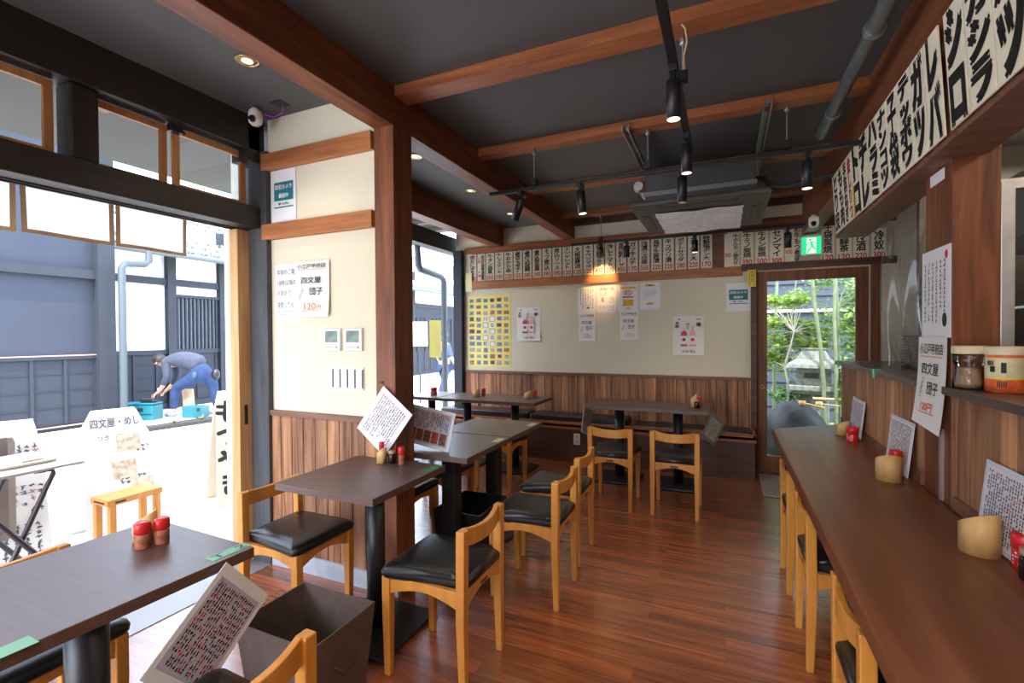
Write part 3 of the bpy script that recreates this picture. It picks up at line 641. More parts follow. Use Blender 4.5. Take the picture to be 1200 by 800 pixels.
limb([(-.004, .032), (.008, -.012)], .011); limb([(-.006, .028), (-.034, .012), (-.042, -.012)], .005); limb([(.002, .030), (.030, .022), (.036, .004)], .005)
limb([(.006, -.010), (-.012, -.034), (-.034, -.070)], .007); limb([(.010, -.012), (.026, -.040), (.048, -.040)], .007)
m.build('running_man', emit('exit_green', (0, 0, 0), 1), ex)
# yellow tag by the door
yt = thing('yellow_notice', 'narrow yellow paper tag hanging at the top left corner of the garden door frame', 'notice', (0.243, YB - .055, 1.955))
MB().box(-.037, .037, 0, .0015, -.085, .085).build('paper', YEL, yt)
m = MB(); strokes(m, -.03, .03, -.075, .075, 3, 9, rr=random.Random(5)); m.build('writing', INK, yt)
# small yellow tag at the left end of the strips
yt = thing('yellow_notice', 'pale yellow paper strip at the left end of the back wall rail', 'notice', (-3.005, YB - .038, 2.08))
MB().box(-.045, .045, 0, .0015, -.12, .12).build('paper', plain('pale_yellow_paper', (.78, .74, .38), .7), yt)

# ---- posters and notices on the back wall
def poster(name, lab, cat, x0, x1, z0, z1, mat=PAPER, y=YB - .003, curl=0.0, group=None):
    t = thing(name, lab, cat, ((x0 + x1) / 2, y, (z0 + z1) / 2), 0, group); w, h = x1 - x0, z1 - z0
    sheet_mb(w, h, .0015, curl).build('paper', mat, t); return t, w, h
p, w, h = poster('yellow_poster', 'large yellow poster covered in rows of tiny photographs, left on the back wall', 'poster', -3.035, -2.435, 1.005, 1.905, plain('poster_yellow', (.86, .70, .16), .6))
cols = [plain('photo_blue', (.12, .20, .36), .6, var=.8, scale=45), plain('photo_dark', (.07, .07, .09), .6, var=.8, scale=50), plain('photo_grey', (.34, .34, .36), .6, var=.7, scale=60), plain('photo_brown', (.30, .16, .10), .6, var=.8, scale=50)]
mm_ = MB(); q = random.Random(4); mw = MB()
for i in range(6):
    for j in range(11):
        cx_ = -w / 2 + .055 + i * .097; cz_ = h / 2 - .06 - j * .079
        if i in (2, 3) and 3 <= j <= 7:
            mw.box(cx_ - .036, cx_ + .036, -.0015, -.0005, cz_ - .031, cz_ + .031); continue
        a, b_ = q.uniform(.026, .036), q.uniform(.020, .028)
        ox, oz = q.uniform(-.004, .004), q.uniform(-.004, .004)
        mm_.box(cx_ + ox - a, cx_ + ox + a, -.001, 0, cz_ + oz - b_, cz_ + oz + b_, q.choice((0, 0, 1, 2, 2, 3)))
mm_.build('photographs', cols, p)
mw.build('title_squares', PAPER, p)
m = MB()
for (i, j, ch) in ((2, 3, '川'), (3, 4, 'な'), (2, 5, '火'), (3, 6, 'の'), (2, 7, '町')):
    cx_ = -w / 2 + .055 + i * .097; cz_ = h / 2 - .06 - j * .079; letter_mb(m, ch, cx_ - .026, cx_ + .026, cz_ - .024, cz_ + .024, y=-.003, bold=.04)
for (i, j) in ((3, 3), (2, 4), (3, 5), (2, 6), (3, 7)):
    cx_ = -w / 2 + .055 + i * .097; cz_ = h / 2 - .06 - j * .079
    for a, b_, c_, d_ in ((-.036, .036, -.031, -.027), (-.036, .036, .027, .031), (-.036, -.032, -.031, .031), (.032, .036, -.031, .031)): m.box(cx_ + a, cx_ + b_, -.003, -.0015, cz_ + c_, cz_ + d_)
m.build('title_lettering', INK, p)

PINK = plain('pink_print', (.80, .38, .40), .6); CRIM = plain('crimson_print', (.55, .03, .08), .6); GREYP = plain('dark_print', (.10, .09, .09), .6)
def bottle_poster(lab, x0, x1, z0, z1):
    t, w, h = poster('bottle_poster', lab, 'poster', x0, x1, z0, z1, WPAPER, curl=.012, group='posters with two bottles and a handwritten price')
    y = -.014
    letter_mb(MB(), '', 0, 1, 0, 1)
    m = MB(); letter_mb(m, '芳\n醇', -w * .42, -w * .30, h * .20, h * .36, y, .04); letter_mb(m, '極', w * .26, w * .40, h * .24, h * .34, y, .05); letter_mb(m, 'すず', -w * .06, w * .03, h * .15, h * .34, y, .03)
    letter_mb(m, '一番', -w * .42, -w * .26, h * .40, h * .44, y, .02); letter_mb(m, '特撰', w * .24, w * .40, h * .40, h * .44, y, .02)
    letter_mb(m, '¥ 363 税込', -w * .2, w * .24, -h * .44, -h * .36, y, .02); m.build('lettering', INK, t)
    def bot(cx_, mats):
        b = MB(); hw = w * .11
        b.prism([(cx_ - hw, -h * .27), (cx_ + hw, -h * .27), (cx_ + hw, -h * .0), (cx_ - hw, -h * .0)], y, y + .001, 'Y', 1)
        b.prism([(cx_ - hw, -h * .0), (cx_ + hw, -h * .0), (cx_ + hw * .8, h * .08), (cx_ + hw * .35, h * .13), (cx_ - hw * .35, h * .13), (cx_ - hw * .8, h * .08)], y, y + .001, 'Y', 0)
        b.prism([(cx_ - hw * .3, h * .13), (cx_ + hw * .3, h * .13), (cx_ + hw * .3, h * .24), (cx_ - hw * .3, h * .24)], y, y + .001, 'Y', 2)
        b.box(cx_ - hw, cx_ + hw, y - .001, y, -h * .27, -h * .22, 0)
        b.prism([(cx_ + hw * .55 * math.cos(k * PI / 8), -h * .10 + hw * .5 * math.sin(k * PI / 8)) for k in range(16)], y - .001, y, 'Y', 3)
        b.build('bottle_picture', mats, t)
    bot(-w * .14, [CRIM, WPAPER, WPAPER, GREYP]); bot(w * .14, [PINK, WPAPER, PINK, CRIM])
    return t
bottle_poster('curled bottle poster just right of the yellow poster', -2.35, -2.04, 1.33, 1.74)
bottle_poster('curled bottle poster alone on the right part of the back wall', -0.515, -0.205, 1.175, 1.59)
def safe_notice(name, lab, loc, w, h, rot=0):
    t = thing(name, lab, 'notice', loc, rot, 'security camera notices')
    MB().box(-w / 2, w / 2, 0, .0015, -h / 2, h / 2).build('paper', PAPER, t)
    MB().box(-w * .38, w * .40, -.001, 0, -h * .10, h * .26).box(-w * .38, w * .40, -.001, 0, -h * .24, -h * .215).build('teal_panel', TEAL, t)
    m = MB(); letter_mb(m, '防犯カメラ', -w * .33, w * .35, h * .12, h * .21, -.002, .05); letter_mb(m, '録画中', -w * .18, w * .20, -h * .05, h * .04, -.002, .05); m.build('lettering', PAPER, t)
    m = MB(); letter_mb(m, 'safie', -w * .06, w * .22, -h * .185, -h * .135, -.002, .02); m.prism([(-w * .2, -h * .14), (-w * .1, -h * .14), (-w * .1, -h * .17), (-w * .15, -h * .195), (-w * .2, -h * .17)], -.002, -.001, 'Y'); m.build('small_mark', TEAL, t)
safe_notice('camera_notice', 'white security camera notice with teal panel beside the garden door', (0.12, YB - .004, 1.775), .225, .29)
safe_notice('camera_notice', 'white security camera notice with teal panel high beside the entrance', (-2.437, 2.086, 2.255), .205, .31)
q = random.Random(11)
p, w, h = poster('handwritten_notice', 'white sheet of vertical handwriting, first in the upper row on the back wall', 'notice', -1.575, -1.365, 1.652, 1.945)
m = MB(); strokes(m, -.08, .09, -.10, .13, 6, 13, w=.09, rr=q, mi2=1, p2=.25); m.prism([(.02 + .022 * math.cos(k * PI / 6), -.095 + .015 * math.sin(k * PI / 6)) for k in range(7)], -.0015, 0, 'Y'); m.build('writing', [BLUEINK, REDINK], p)
p, w, h = poster('drawn_notice', 'white sheet with large grey brush characters, second in the upper row on the back wall', 'notice', -1.345, -1.125, 1.655, 1.95)
m = MB(); letter_mb(m, '迷惑行為', -.085, .085, .10, .135, bold=.02); letter_mb(m, 'シュウ', -.08, 0, .04, .085); letter_mb(m, '嘔', -.06, -.03, -.03, .02); strokes(m, -.09, .09, -.13, -.07, 12, 3, rr=q)
for k in range(16):
    a = k * PI / 8; m.add([(.06 + (.03 + e) * math.cos(a + s_), -.1 + .09 + (.03 + e) * math.sin(a + s_) - .02, ) if 0 else (.055 + (.028 + e) * math.cos(a + s_), -.0012, -.01 + (.028 + e) * math.sin(a + s_)) for s_, e in ((0, 0), (.4, 0), (.4, .003), (0, .003))], [(0, 1, 2, 3)])
letter_mb(m, 'ア', .045, .068, -.025, .005); m.build('writing', BLUEINK, p)
p, w, h = poster('printed_notice', 'white notice with orange block and red ring, third in the upper row', 'notice', -1.105, -.885, 1.66, 1.955)
MB().box(-.085, .085, -.001, 0, .10, .125).box(-.055, .06, -.001, 0, -.09, -.015).build('orange_block', plain('orange_print', (.85, .50, .03), .6), p)
m = MB()
for k in range(24):
    a = k * PI / 12; b_ = a + PI / 12; m.add([(.05 * math.cos(a), -.0014, .06 + .028 * math.sin(a)), (.05 * math.cos(b_), -.0014, .06 + .028 * math.sin(b_)), (.042 * math.cos(b_), -.0014, .06 + .020 * math.sin(b_)), (.042 * math.cos(a), -.0014, .06 + .020 * math.sin(a))], [(0, 1, 2, 3)])
m.box(-.058, .058, -.0014, 0, .004, .018); strokes(m, -.05, .055, -.085, -.02, 9, 4, y=-.0016, rr=q, w=.12); strokes(m, -.08, .08, .103, .122, 12, 1, y=-.0016, rr=q, w=.15, gap=0); m.build('red_print', REDINK, p)
m = MB(); letter_mb(m, '店主', -.025, .03, -.125, -.105); letter_mb(m, '禁止', -.03, .03, .045, .075); m.build('writing', BLUEINK, p)
p, w, h = poster('printed_notice', 'white notice with two small yellow bars, last in the upper row', 'notice', -.865, -.645, 1.675, 1.965)
MB().box(-.05, .05, -.001, 0, .105, .13).box(-.04, .04, -.001, 0, -.095, -.07).build('yellow_bar', YEL, p)
m = MB(); letter_mb(m, 'お願い', -.04, .04, .108, .127, -.002, .04); letter_mb(m, '店主', -.025, .025, -.092, -.073, -.002, .04); strokes(m, -.07, .07, -.02, .075, 11, 5, rr=q); m.build('writing', INK, p)
def dango(lab, loc, w, h, rot=0, price='120', curl=.0, mat=None, side=False):
    t = thing('dango_notice', lab, 'notice', loc, rot, 'handwritten dango notices')
    sheet_mb(w, h, .0015, curl).build('paper', mat or WPAPER, t); y = -.002 - (curl * .45 if curl else 0)
    m = MB(); letter_mb(m, '小江戸甲府新町' if 0 else '小江戸甲府店', -w * .42, w * .42, h * .37, h * .45, y, .02); letter_mb(m, '四文屋', -w * .30, w * .28, h * .10, h * .22, y, .02); letter_mb(m, '団子', -w * .05, w * .32, -h * .11, h * .02, y, .02)
    for k in range(4): # little skewer of dumplings
        cx_, cz_ = -w * .26 - k * w * .035, -.0 * h - k * h * .055
        for s_ in range(10):
            a = s_ * PI / 5; b_ = a + PI / 5; rr0, rr1 = h * .022, h * .028
            m.add([(cx_ + rr1 * math.cos(a), y, cz_ + rr1 * math.sin(a)), (cx_ + rr1 * math.cos(b_), y, cz_ + rr1 * math.sin(b_)), (cx_ + rr0 * math.cos(b_), y, cz_ + rr0 * math.sin(b_)), (cx_ + rr0 * math.cos(a), y, cz_ + rr0 * math.sin(a))], [(0, 1, 2, 3)])
    m.build('writing', INK, t)
    m = MB(); letter_mb(m, price, -w * .22, w * .12, -h * .37, -h * .25, y, .008); letter_mb(m, '円', w * .16, w * .28, -h * .37, -h * .29, y, .02)
    m.add([(-w * .3, y, -h * .40), (w * .3, y, -h * .385), (w * .3, y, -h * .375), (-w * .3, y, -h * .39)], [(0, 1, 2, 3)]); m.build('price', ORINK, t)
    MB().add([(-w * .42, y, h * .345), (w * .40, y, h * .345), (w * .40, y, h * .352), (-w * .42, y, h * .352)], [(0, 1, 2, 3)]).build('underline', ORINK, t)
    return t
dango('handwritten dango notice in the lower row, under the vertical handwriting', (-1.465, YB - .004, 1.49), .20, .32, curl=.006)
dango('handwritten dango notice in the lower row, under the orange block notice', (-.985, YB - .004, 1.50), .20, .32)

# ---- stub wall by the entrance: notices, panels, switches
dango('handwritten dango notice beside the entrance, above the two wall panels', (-2.205, 2.078, 1.678), .265, .325, curl=.01)
p, w, h = poster('handwritten_notice', 'white handwritten notice beside the entrance, partly under the dango notice', 'notice', -2.512, -2.315, 1.512, 1.835, PAPER, y=2.086)
m = MB(); letter_mb(m, '年始のご案内', -.085, .09, .10, .135, bold=.0); letter_mb(m, '18時以降の', -.08, .075, .035, .07, bold=.0); letter_mb(m, 'お会計で', -.085, .03, -.025, .01, bold=.0); letter_mb(m, '複数しても', -.085, .05, -.10, -.062, bold=.0)
strokes(m, -.088, .088, -.150, -.112, 13, 2, rr=q); m.build('writing', BLUEINK, p)
for k, (x, lab) in enumerate(((-2.056, 'white wall control panel with a small green screen, left of the pair'), (-1.900, 'white wall control panel with a small green screen, right of the pair'))):
    t = thing('control_panel', lab, 'control panel', (x, 2.09, 1.381), 0, 'wall control panels'); MB().box(-.064, .064, -.018, 0, -.064, .064).build('body', WPLAS, t, .003)
    MB().box(-.045, .045, -.0195, -.018, -.015, .05).build('screen', plain('lcd_green', (.22, .30, .27), .2, var=.35, scale=25), t)
    m = MB()
    for b_ in range(4): m.box(-.045 + b_ * .017, -.036 + b_ * .017, -.0195, -.018, -.045, -.038)
    m.box(.032, .046, -.0195, -.018, -.050, -.034); m.build('button', plain('grey_button', (.35, .36, .36), .4), t)
sp = thing('switch_plate', 'wide white plate of ten light switches beside the column', 'switch', (-1.972, 2.09, 1.162))
MB().box(-.138, .138, -.008, 0, -.064, .064).build('plate', WPLAS, sp, .003)
for k in range(5):
    x = -.108 + k * .054
    for z in (-.028, .026):
        MB().box(x - .021, x + .021, -.012, -.008, z - .024, z + .024).box(x + .013, x + .019, -.0135, -.012, z - .02, z + .02).build('switch', [WPLAS], sp, .001)
m = MB()
for k in range(5): m.box(-.108 + k * .054 + .0225, -.108 + k * .054 + .0285, -.0125, -.0085, -.052, .052)
m.build('switch_gap', BLUEINK, sp)

# ---- notices on the right column, facing the room
p = thing('handwritten_notice', 'long white handwritten notice pinned to the right column above the hanging dango notice', 'notice', (.783, 2.487, 1.56), (0, 0, -PI / 2))
MB().box(-.145, .145, 0, .0015, -.18, .18).build('paper', PAPER, p)
m = MB(); strokes(m, -.125, .11, -.12, .13, 6, 14, w=.08, rr=q, gap=.05); m.prism([(.09 + .02 * math.cos(k * PI / 6), -.11 + .028 * math.sin(k * PI / 6)) for k in range(12)], -.0015, 0, 'Y'); m.build('writing', INK, p)
m = MB(); m.prism([(.105 + .012 * math.cos(k * PI / 6), .145 + .017 * math.sin(k * PI / 6)) for k in range(12)], -.0015, 0, 'Y'); m.build('seal', REDINK, p)
t = thing('dango_notice', 'long dango notice hanging from the right column with its lower end curling out', 'notice', (.776, 2.500, 1.20), (0, 0, -PI / 2), 'handwritten dango notices')
w, h = .29, .36
fn = lambda u, v: ((u - .5) * w + .02 * (1 - v) ** 2, -.030 * (1 - v) ** 2.2, (v - .5) * h - .02 * u * (1 - v))
MB().grid(fn, 6, 14, 0, .0015).build('paper', WPAPER, t)
def bent(mb):
    for v in mb.v: v.x += .02 * (.5 - v.z / h) ** 2; v.y += -.030 * max(0, (.5 - v.z / h)) ** 2.2 - .001
    return mb
m = MB(); letter_mb(m, '小江戸甲府店', -.12, .12, .11, .155); letter_mb(m, '四文屋', -.09, .08, .025, .075); letter_mb(m, '団子', -.02, .09, -.055, -.005)
for k in range(4):
    for s_ in range(10):
        a = s_ * PI / 5; b_ = a + PI / 5; cx_, cz_ = -.075 - k * .008, .0 - k * .021
        m.add([(cx_ + r0 * math.cos(a2), 0, cz_ + r0 * math.sin(a2)) for r0, a2 in ((.011, a), (.011, b_), (.009, b_), (.009, a))], [(0, 1, 2, 3)])
bent(m).build('writing', INK, t)
m = MB(); letter_mb(m, '120円', -.07, .05, -.125, -.09, bold=.03); m.box(-.09, .07, 0, .0001, -.134, -.130); m.box(-.12, .11, 0, .0001, .098, .101); bent(m).build('price', ORINK, t)
tag(MB().box(.7805, .7825, 2.40, 2.54, 2.0, 2.045).build('white_tape', PAPER), 'strip of white tape on the right column under the signs', 'tape')

# ================================================================== MENUS ON TABLES AND COUNTER
def menu(lab, loc, rot, w, h, photos=False, stand=False, border=.012, seed=1, sleeve=LAMI, pmat=None):
    t = thing('laminated_menu', lab, 'menu', loc, rot, 'laminated menus'); rr = random.Random(seed)
    MB().box(-w / 2, w / 2, 0, .003, -h / 2, h / 2).build('sleeve', sleeve, t, .001)
    iw, ih = w / 2 - border, h / 2 - border
    MB().box(-iw, iw, -.0006, 0, -ih, ih).build('menu_sheet', pmat or plain('menu_lilac_paper', (.44, .42, .52), .3), t)
    m = MB(); z0 = -ih * .1 if photos else -ih * .92
    nx = max(6, int(iw * 2 / .0145)); strokes(m, -iw * .92, iw * .92, z0, ih * .92, nx, max(8, int((ih * .92 - z0) / .0105)), y=-.0012, mi=0, mi2=1, p2=.22, w=.13, rr=rr, gap=.12)
    m.build('writing', [plain('menu_ink', (.03, .03, .05), .5), REDINK], t)
    if photos:
        m = MB()
        for k in range(5): a = -iw * .92 + k * iw * .38; m.box(a, a + iw * .32, -.0014, -.0006, -ih * .9, -ih * .2, k % 2)
        m.build('food_photos', [plain('food_brown', (.16, .055, .035), .4, var=.7, scale=50), plain('food_red', (.30, .05, .03), .4, var=.7, scale=50)], t)
    return t
def from_frame(o, xa, za):  # orient so local X=xa, local Z=za
    xa = Vector(xa).normalized(); za = Vector(za); za = (za - xa * za.dot(xa)).normalized(); ya = za.cross(xa)
    o.rotation_euler = Matrix((xa, ya, za)).transposed().to_euler()
a = menu('laminated handwritten menu hanging tilted below the edge of the foreground table', (-1.352, 0.893, 0.550), 0, .295, .205, border=.022, seed=21)
from_frame(a, (0, .255, .12), (0, -.13, .15)) if 0 else from_frame(a, (0, .13, -.155), (0, .155, .13))
a.scale = (.74, 1, 1.50)
a = menu('white laminated menu hanging by one corner from a hook on the brown column', (-1.67, 2.050, .943), 0, .235, .30, border=.018, seed=22, pmat=plain('menu_white_paper', (.80, .80, .84), .3))
from_frame(a, (.20, 0, -.155), (.16, 0, .225))
tag(MB().tube([(0, 0, 0), (0, -.02, 0), (0, -.024, .01)], .002, 6).lathe([(.008, 0), (.008, .002)], 12, mat=Matrix.Rotation(PI / 2, 4, 'X')).build('wall_hook', BLK, loc=(-1.69, 2.068, 1.150)), 'small black hook on the brown column holding the menu', 'hook')
a = menu('landscape photo menu standing on the nearer centre table, partly behind the column', (-1.60, 2.37, .86), (R(-12), R(6), R(-6)), .34, .225, photos=True, border=.018, seed=23)
menu('laminated menu leaning on the boards at the garden end of the counter', (.762, 3.66, .865), (R(-6), 0, -PI / 2), .30, .235, seed=24, border=.012, pmat=MATS['menu_white_paper']).rotation_euler = (R(-6), 0, -PI / 2)
menu('laminated menu leaning on the boards in the middle of the counter', (.762, 2.85, .865), (R(-6), 0, -PI / 2), .33, .25, seed=25, border=.012, pmat=MATS['menu_white_paper'])
menu('laminated menu leaning on the boards at the near right end of the counter', (.762, 1.86, .865), (R(-6), 0, -PI / 2), .36, .25, seed=26, border=.014, pmat=MATS['menu_white_paper'])
a = menu('clear menu sleeve hanging by a corner at the right end of the right back table', (-.10, 4.58, .555), 0, .21, .235, seed=27, border=.03, sleeve=plain('smoky_sleeve', (.25, .24, .24), .15), pmat=plain('menu_green_paper', (.45, .50, .36), .3))
from_frame(a, (.50, .70, -.55), (.35, .4, .8))
a = menu('thin white menu sleeve hanging at the left end of the right back table', (-1.235, 4.55, .56), 0, .20, .26, seed=28, border=.012)
from_frame(a, (.16, .9, -.35), (.02, .35, .9))

# ---- green and yellow-green tape marks on tables (lettered T n)
def tape(lab, x, y, rz, w, d, mat, txt=None):
    t = thing('tape_label', lab, 'tape', (x, y, .7353), rz, 'tape labels on table corners'); MB().box(-w / 2, w / 2, -d / 2, d / 2, 0, .0008).build('tape', mat, t)
    if txt:
        vs, fs = glyphs(txt, .02); ax = min(v.x for v in vs); bx = max(v.x for v in vs); ay = min(v.y for v in vs); by = max(v.y for v in vs)
        MB().add([((v.x - (ax + bx) / 2) / (bx - ax) * w * .8, (v.y - (ay + by) / 2) / (by - ay) * d * .7, .0012) for v in vs], fs).build('lettering', INK, t)
TG = plain('pale_green_tape', (.16, .42, .24), .45); TY = plain('yellow_green_tape', (.52, .55, .30), .45)
tape('pale green tape lettered T 2 on the far corner of the foreground table', -1.405, .985, R(88), .125, .042, TG, 'T  2')
tape('pale green tape at the near right edge of the foreground table', -1.40, .475, R(88), .10, .05, TG)
tape('dark green lettered tape on the right corner of the sauce table', -1.345, 2.02, R(90), .12, .045, GREEN, 'T 3')
tape('yellow green tape on the seam corner of the nearer centre table', -1.315, 2.72, R(90), .11, .045, TY)
tape('yellow green tape on the far corner of the empty centre table', -1.315, 3.29, R(90), .11, .045, TY)

# ================================================================== CONDIMENTS
def bamboo(lab, x, y, z=.735, r_=.028, h=.075, rz=0, flip=1, r2=None):
    m = MB(); seg = 32; r2 = r2 or r_ * .86; vs = []
    top = lambda a: h * (1 + .28 * math.cos(a)) if flip else h
    for rr, zf in ((r_, 0), (r_, 1), (r2, 1), (r2, .05)):
        for k in range(seg): a = 2 * PI * k / seg; vs.append((rr * math.cos(a), rr * math.sin(a), zf * top(a) if zf == 1 else zf * h))
    fs = []
    for q_ in range(3): fs += [(q_ * seg + k, q_ * seg + (k + 1) % seg, (q_ + 1) * seg + (k + 1) % seg, (q_ + 1) * seg + k) for k in range(seg)]
    fs.append([k for k in range(seg)][::-1]); fs.append([3 * seg + k for k in range(seg)])
    o = m.add(vs, fs, 0, True).build('bamboo_cup', BAMB, loc=(x, y, z), rot=(0, 0, rz)); tag(o, lab, 'cup', 'cut bamboo cups'); return o
def shaker(lab, x, y, z=.735, r_=.018, h=.08, bodymat=None, rz=0, name='shaker'):
    t = thing(name, lab, 'shaker', (x, y, z), rz, 'red capped shakers')
    MB().lathe([(r_ * .92, 0), (r_, .003), (r_, h * .52), (r_ * .9, h * .58)], 24).build('body', bodymat or LABELC, t)
    m = MB(); q_ = random.Random(int(x * 1000)); 
    for k in range(5):
        for j in range(4):
            a = R(225) + (k - 2) * .30; s_ = .10; zz = h * (.1 + .1 * j) + .004; rr_ = r_ * 1.012
            if q_.random() < .75: m.add([(rr_ * math.cos(a + u), rr_ * math.sin(a + u), zz + v) for u, v in ((-s_, 0), (s_, 0), (s_, h * .05), (-s_, h * .05))], [(0, 1, 2, 3)])
    m.build('label_print', INK if bodymat is None else WPAPER, t)
    MB().lathe([(r_ * 1.0, h * .58), (r_ * 1.08, h * .60), (r_ * 1.08, h * .95), (r_ * .9, h), (0, h)], 24).build('cap', REDCAP, t)
def soy(lab, x, y, z=.735, r_=.017, h=.058):
    t = thing('sauce_bottle', lab, 'bottle', (x, y, z), 0, 'dark sauce bottles')
    MB().lathe([(r_ * .9, 0), (r_, .004), (r_, h * .68), (r_ * .8, h * .78)], 24).build('body', SOY, t)
    MB().lathe([(r_ * .85, h * .78), (r_ * .95, h * .80), (r_ * .95, h), (0, h)], 24).build('cap', plain('tan_cap', (.42, .26, .17), .4), t)
bamboo('slanted bamboo cup behind the two shakers on the foreground table', -1.745, .935, r_=.034, h=.075, rz=R(40))
shaker('red capped pepper shaker left of the pair on the foreground table', -1.685, .895, r_=.021, h=.082)
shaker('red capped pepper shaker right of the pair on the foreground table', -1.668, .942, r_=.021, h=.082)
bamboo('bamboo cup beside the soy bottle on the table by the column', -1.650, 2.005, r_=.026, h=.065)
shaker('slim red capped bottle standing in the bamboo cup by the column', -1.650, 2.005, z=.775, r_=.013, h=.07)
soy('dark soy bottle between the bamboo cup and the red shaker by the column', -1.594, 2.02, r_=.020, h=.065)
shaker('tall red capped shaker right of the soy bottle by the column', -1.535, 2.02, r_=.016, h=.09)
bamboo('bamboo cup on the window end of the long window table', -2.475, 4.585, r_=.036, h=.072)
shaker('red shaker behind the bamboo cup at the window end of the long window table', -2.43, 4.66, r_=.022, h=.085)
bamboo('bamboo cup on the right end of the long window table', -1.885, 4.62, r_=.036, h=.072)
shaker('red shaker behind the bamboo cup at the right end of the long window table', -1.84, 4.69, r_=.022, h=.085)
shaker('red shaker on the small table next to the window, beside the column edge', -3.0, 4.55, r_=.035, h=.085)
bamboo('tall slanted bamboo cup at the right end of the right back table', -.265, 4.66, r_=.026, h=.095)
soy('dark soy bottle at the right end of the right back table', -.235, 4.585, r_=.022, h=.075)
shaker('orange red capped shaker beside the soy bottle on the right back table', -.215, 4.66, r_=.022, h=.095)
bamboo('square cut bamboo holder at the garden end of the counter', .70, 3.72, r_=.040, h=.075, rz=R(-60))
soy('dark soy bottle beside the bamboo holder at the garden end of the counter', .715, 3.60, r_=.020, h=.075)
shaker('red bottle with white badge at the garden end of the counter', .705, 3.49, r_=.030, h=.095, bodymat=REDCAP)
bamboo('bamboo cup in front of the middle menu on the counter', .675, 2.66, r_=.050, h=.095, rz=R(-90))
shaker('red capped shaker just behind the bamboo cup in the middle of the counter', .73, 2.775, r_=.024, h=.115)
bamboo('bamboo cup in front of the nearest menu on the counter', .700, 1.885, r_=.048, h=.10, rz=R(-70))
shaker('red capped shaker at the right photo edge on the counter', .765, 1.80, r_=.026, h=.10, bodymat=REDCAP)
soy('dark soy bottle in front of the red shaker at the right photo edge', .745, 1.72, r_=.024, h=.085)

# ---- fabric bins under the tables
def bin_(lab, x0, x1, y0, y1, h, mat, taper=.03, name='fabric_bin'):
    cx_, cy_ = (x0 + x1) / 2, (y0 + y1) / 2; a, b_ = (x1 - x0) / 2, (y1 - y0) / 2; n_ = 10; vs = []; th = .006
    def ring(z, k, off):
        pts = []; aa, bb = a - taper * (1 - z / h) - off, b_ - taper * (1 - z / h) - off
        for i in range(4):
            p0 = [(-aa, -bb), (aa, -bb), (aa, bb), (-aa, bb)][i]; p1 = [(aa, -bb), (aa, bb), (-aa, bb), (-aa, -bb)][i]
            for j in range(n_):
                u = j / n_; s_ = math.sin(PI * u) * (.006 if k else .002) * math.sin(z * 40 + i * 2)
                nx_, ny_ = [(0, -1), (1, 0), (0, 1), (-1, 0)][i]
                pts.append((p0[0] + (p1[0] - p0[0]) * u + nx_ * s_, p0[1] + (p1[1] - p0[1]) * u + ny_ * s_, z))
        return pts
    N = 4 * n_; lv = [0, h * .3, h * .6, h]; rings = [ring(z, 1, 0) for z in lv] + [ring(z, 1, th) for z in lv[::-1]]
    rings[-1] = [(x, y, .008) for x, y, z in rings[-1]]
    vs = [p_ for r_ in rings for p_ in r_]; fs = [list(range(N))[::-1]]
    for k in range(len(rings) - 1): fs += [(k * N + i, k * N + (i + 1) % N, (k + 1) * N + (i + 1) % N, (k + 1) * N + i) for i in range(N)]
    fs.append([(len(rings) - 1) * N + i for i in range(N)])
    t = thing(name, lab, 'bin', (cx_, cy_, .002 if h > .3 else .022)); MB().add(vs, fs).build('bin_body', mat, t)
    return t, a, b_
t, a_, b_ = bin_('open dark brown fabric bin on the floor under the sauce table', -1.685, -1.295, 1.20, 1.525, .325, plain('brown_fabric', (.105, .070, .058), .8, var=.15, scale=20, bump=.15, bscale=300))
m = MB().tube([(a_ - .012, -.05, .19), (a_ + .014, -.04, .175), (a_ + .018, 0, .168), (a_ + .014, .04, .175), (a_ - .012, .05, .19)], .006, 8); m.build('handle', plain('brown_strap', (.05, .032, .027), .7), t)
t, a_, b_ = bin_('open black bin on the floor under the centre table behind the column', -1.74, -1.40, 2.62, 3.03, .25, BPLAS, .015, name='black_bin')

# ================================================================== CEILING FITTINGS
def downlight(x, y, lab, e=9, lit=True):
    t = thing('downlight', lab, 'ceiling light', (x, y, FZ), 0, 'recessed ceiling downlights')
    MB().lathe([(.050, -.002), (.056, -.004), (.050, -.006), (.042, -.003), (.038, .02), (.030, .05)], 28).build('trim_ring', plain('brass_reflector', (.62, .42, .22), .25, .85), t)
    MB().lathe([(.026, -.0045), (.0, -.0045)], 20).build('diffuser', emit('downlight_glow', (1, .86, .62), 1.6), t)
    o = lamp('downlight_lamp', 'SPOT', (x, y, FZ - .02), e, (1.0, .86, .68), (0, 0, 0), spot_size=R(110), spot_blend=.6, shadow_soft_size=.04); return t
downlight(-2.10, 1.60, 'round recessed downlight over the entrance beside the big brown beam')
downlight(-2.10, 2.96, 'round recessed downlight just behind the column, cut by its edge')
downlight(-2.135, 3.865, 'round recessed downlight over the centre tables, nearer of two seen behind the column')
downlight(-2.15, 4.78, 'round recessed downlight nearest the back wall')
def track(lab, x0, x1, y0, y1, z):
    o = MB().box(x0, x1, y0, y1, z - .012, z + .012).build('light_track', BLK, bevel=.003); tag(o, lab, 'light track'); return o
track('black light track running from the camera towards the back, on the ceiling', -.205, -.170, .6, 3.12, 2.47)
track('long black light track across the room in front of the air conditioner', -1.55, .685, 3.085, 3.115, 2.415)
track('black light track across the room close to the back wall', -1.52, .66, 4.985, 5.015, 2.375)
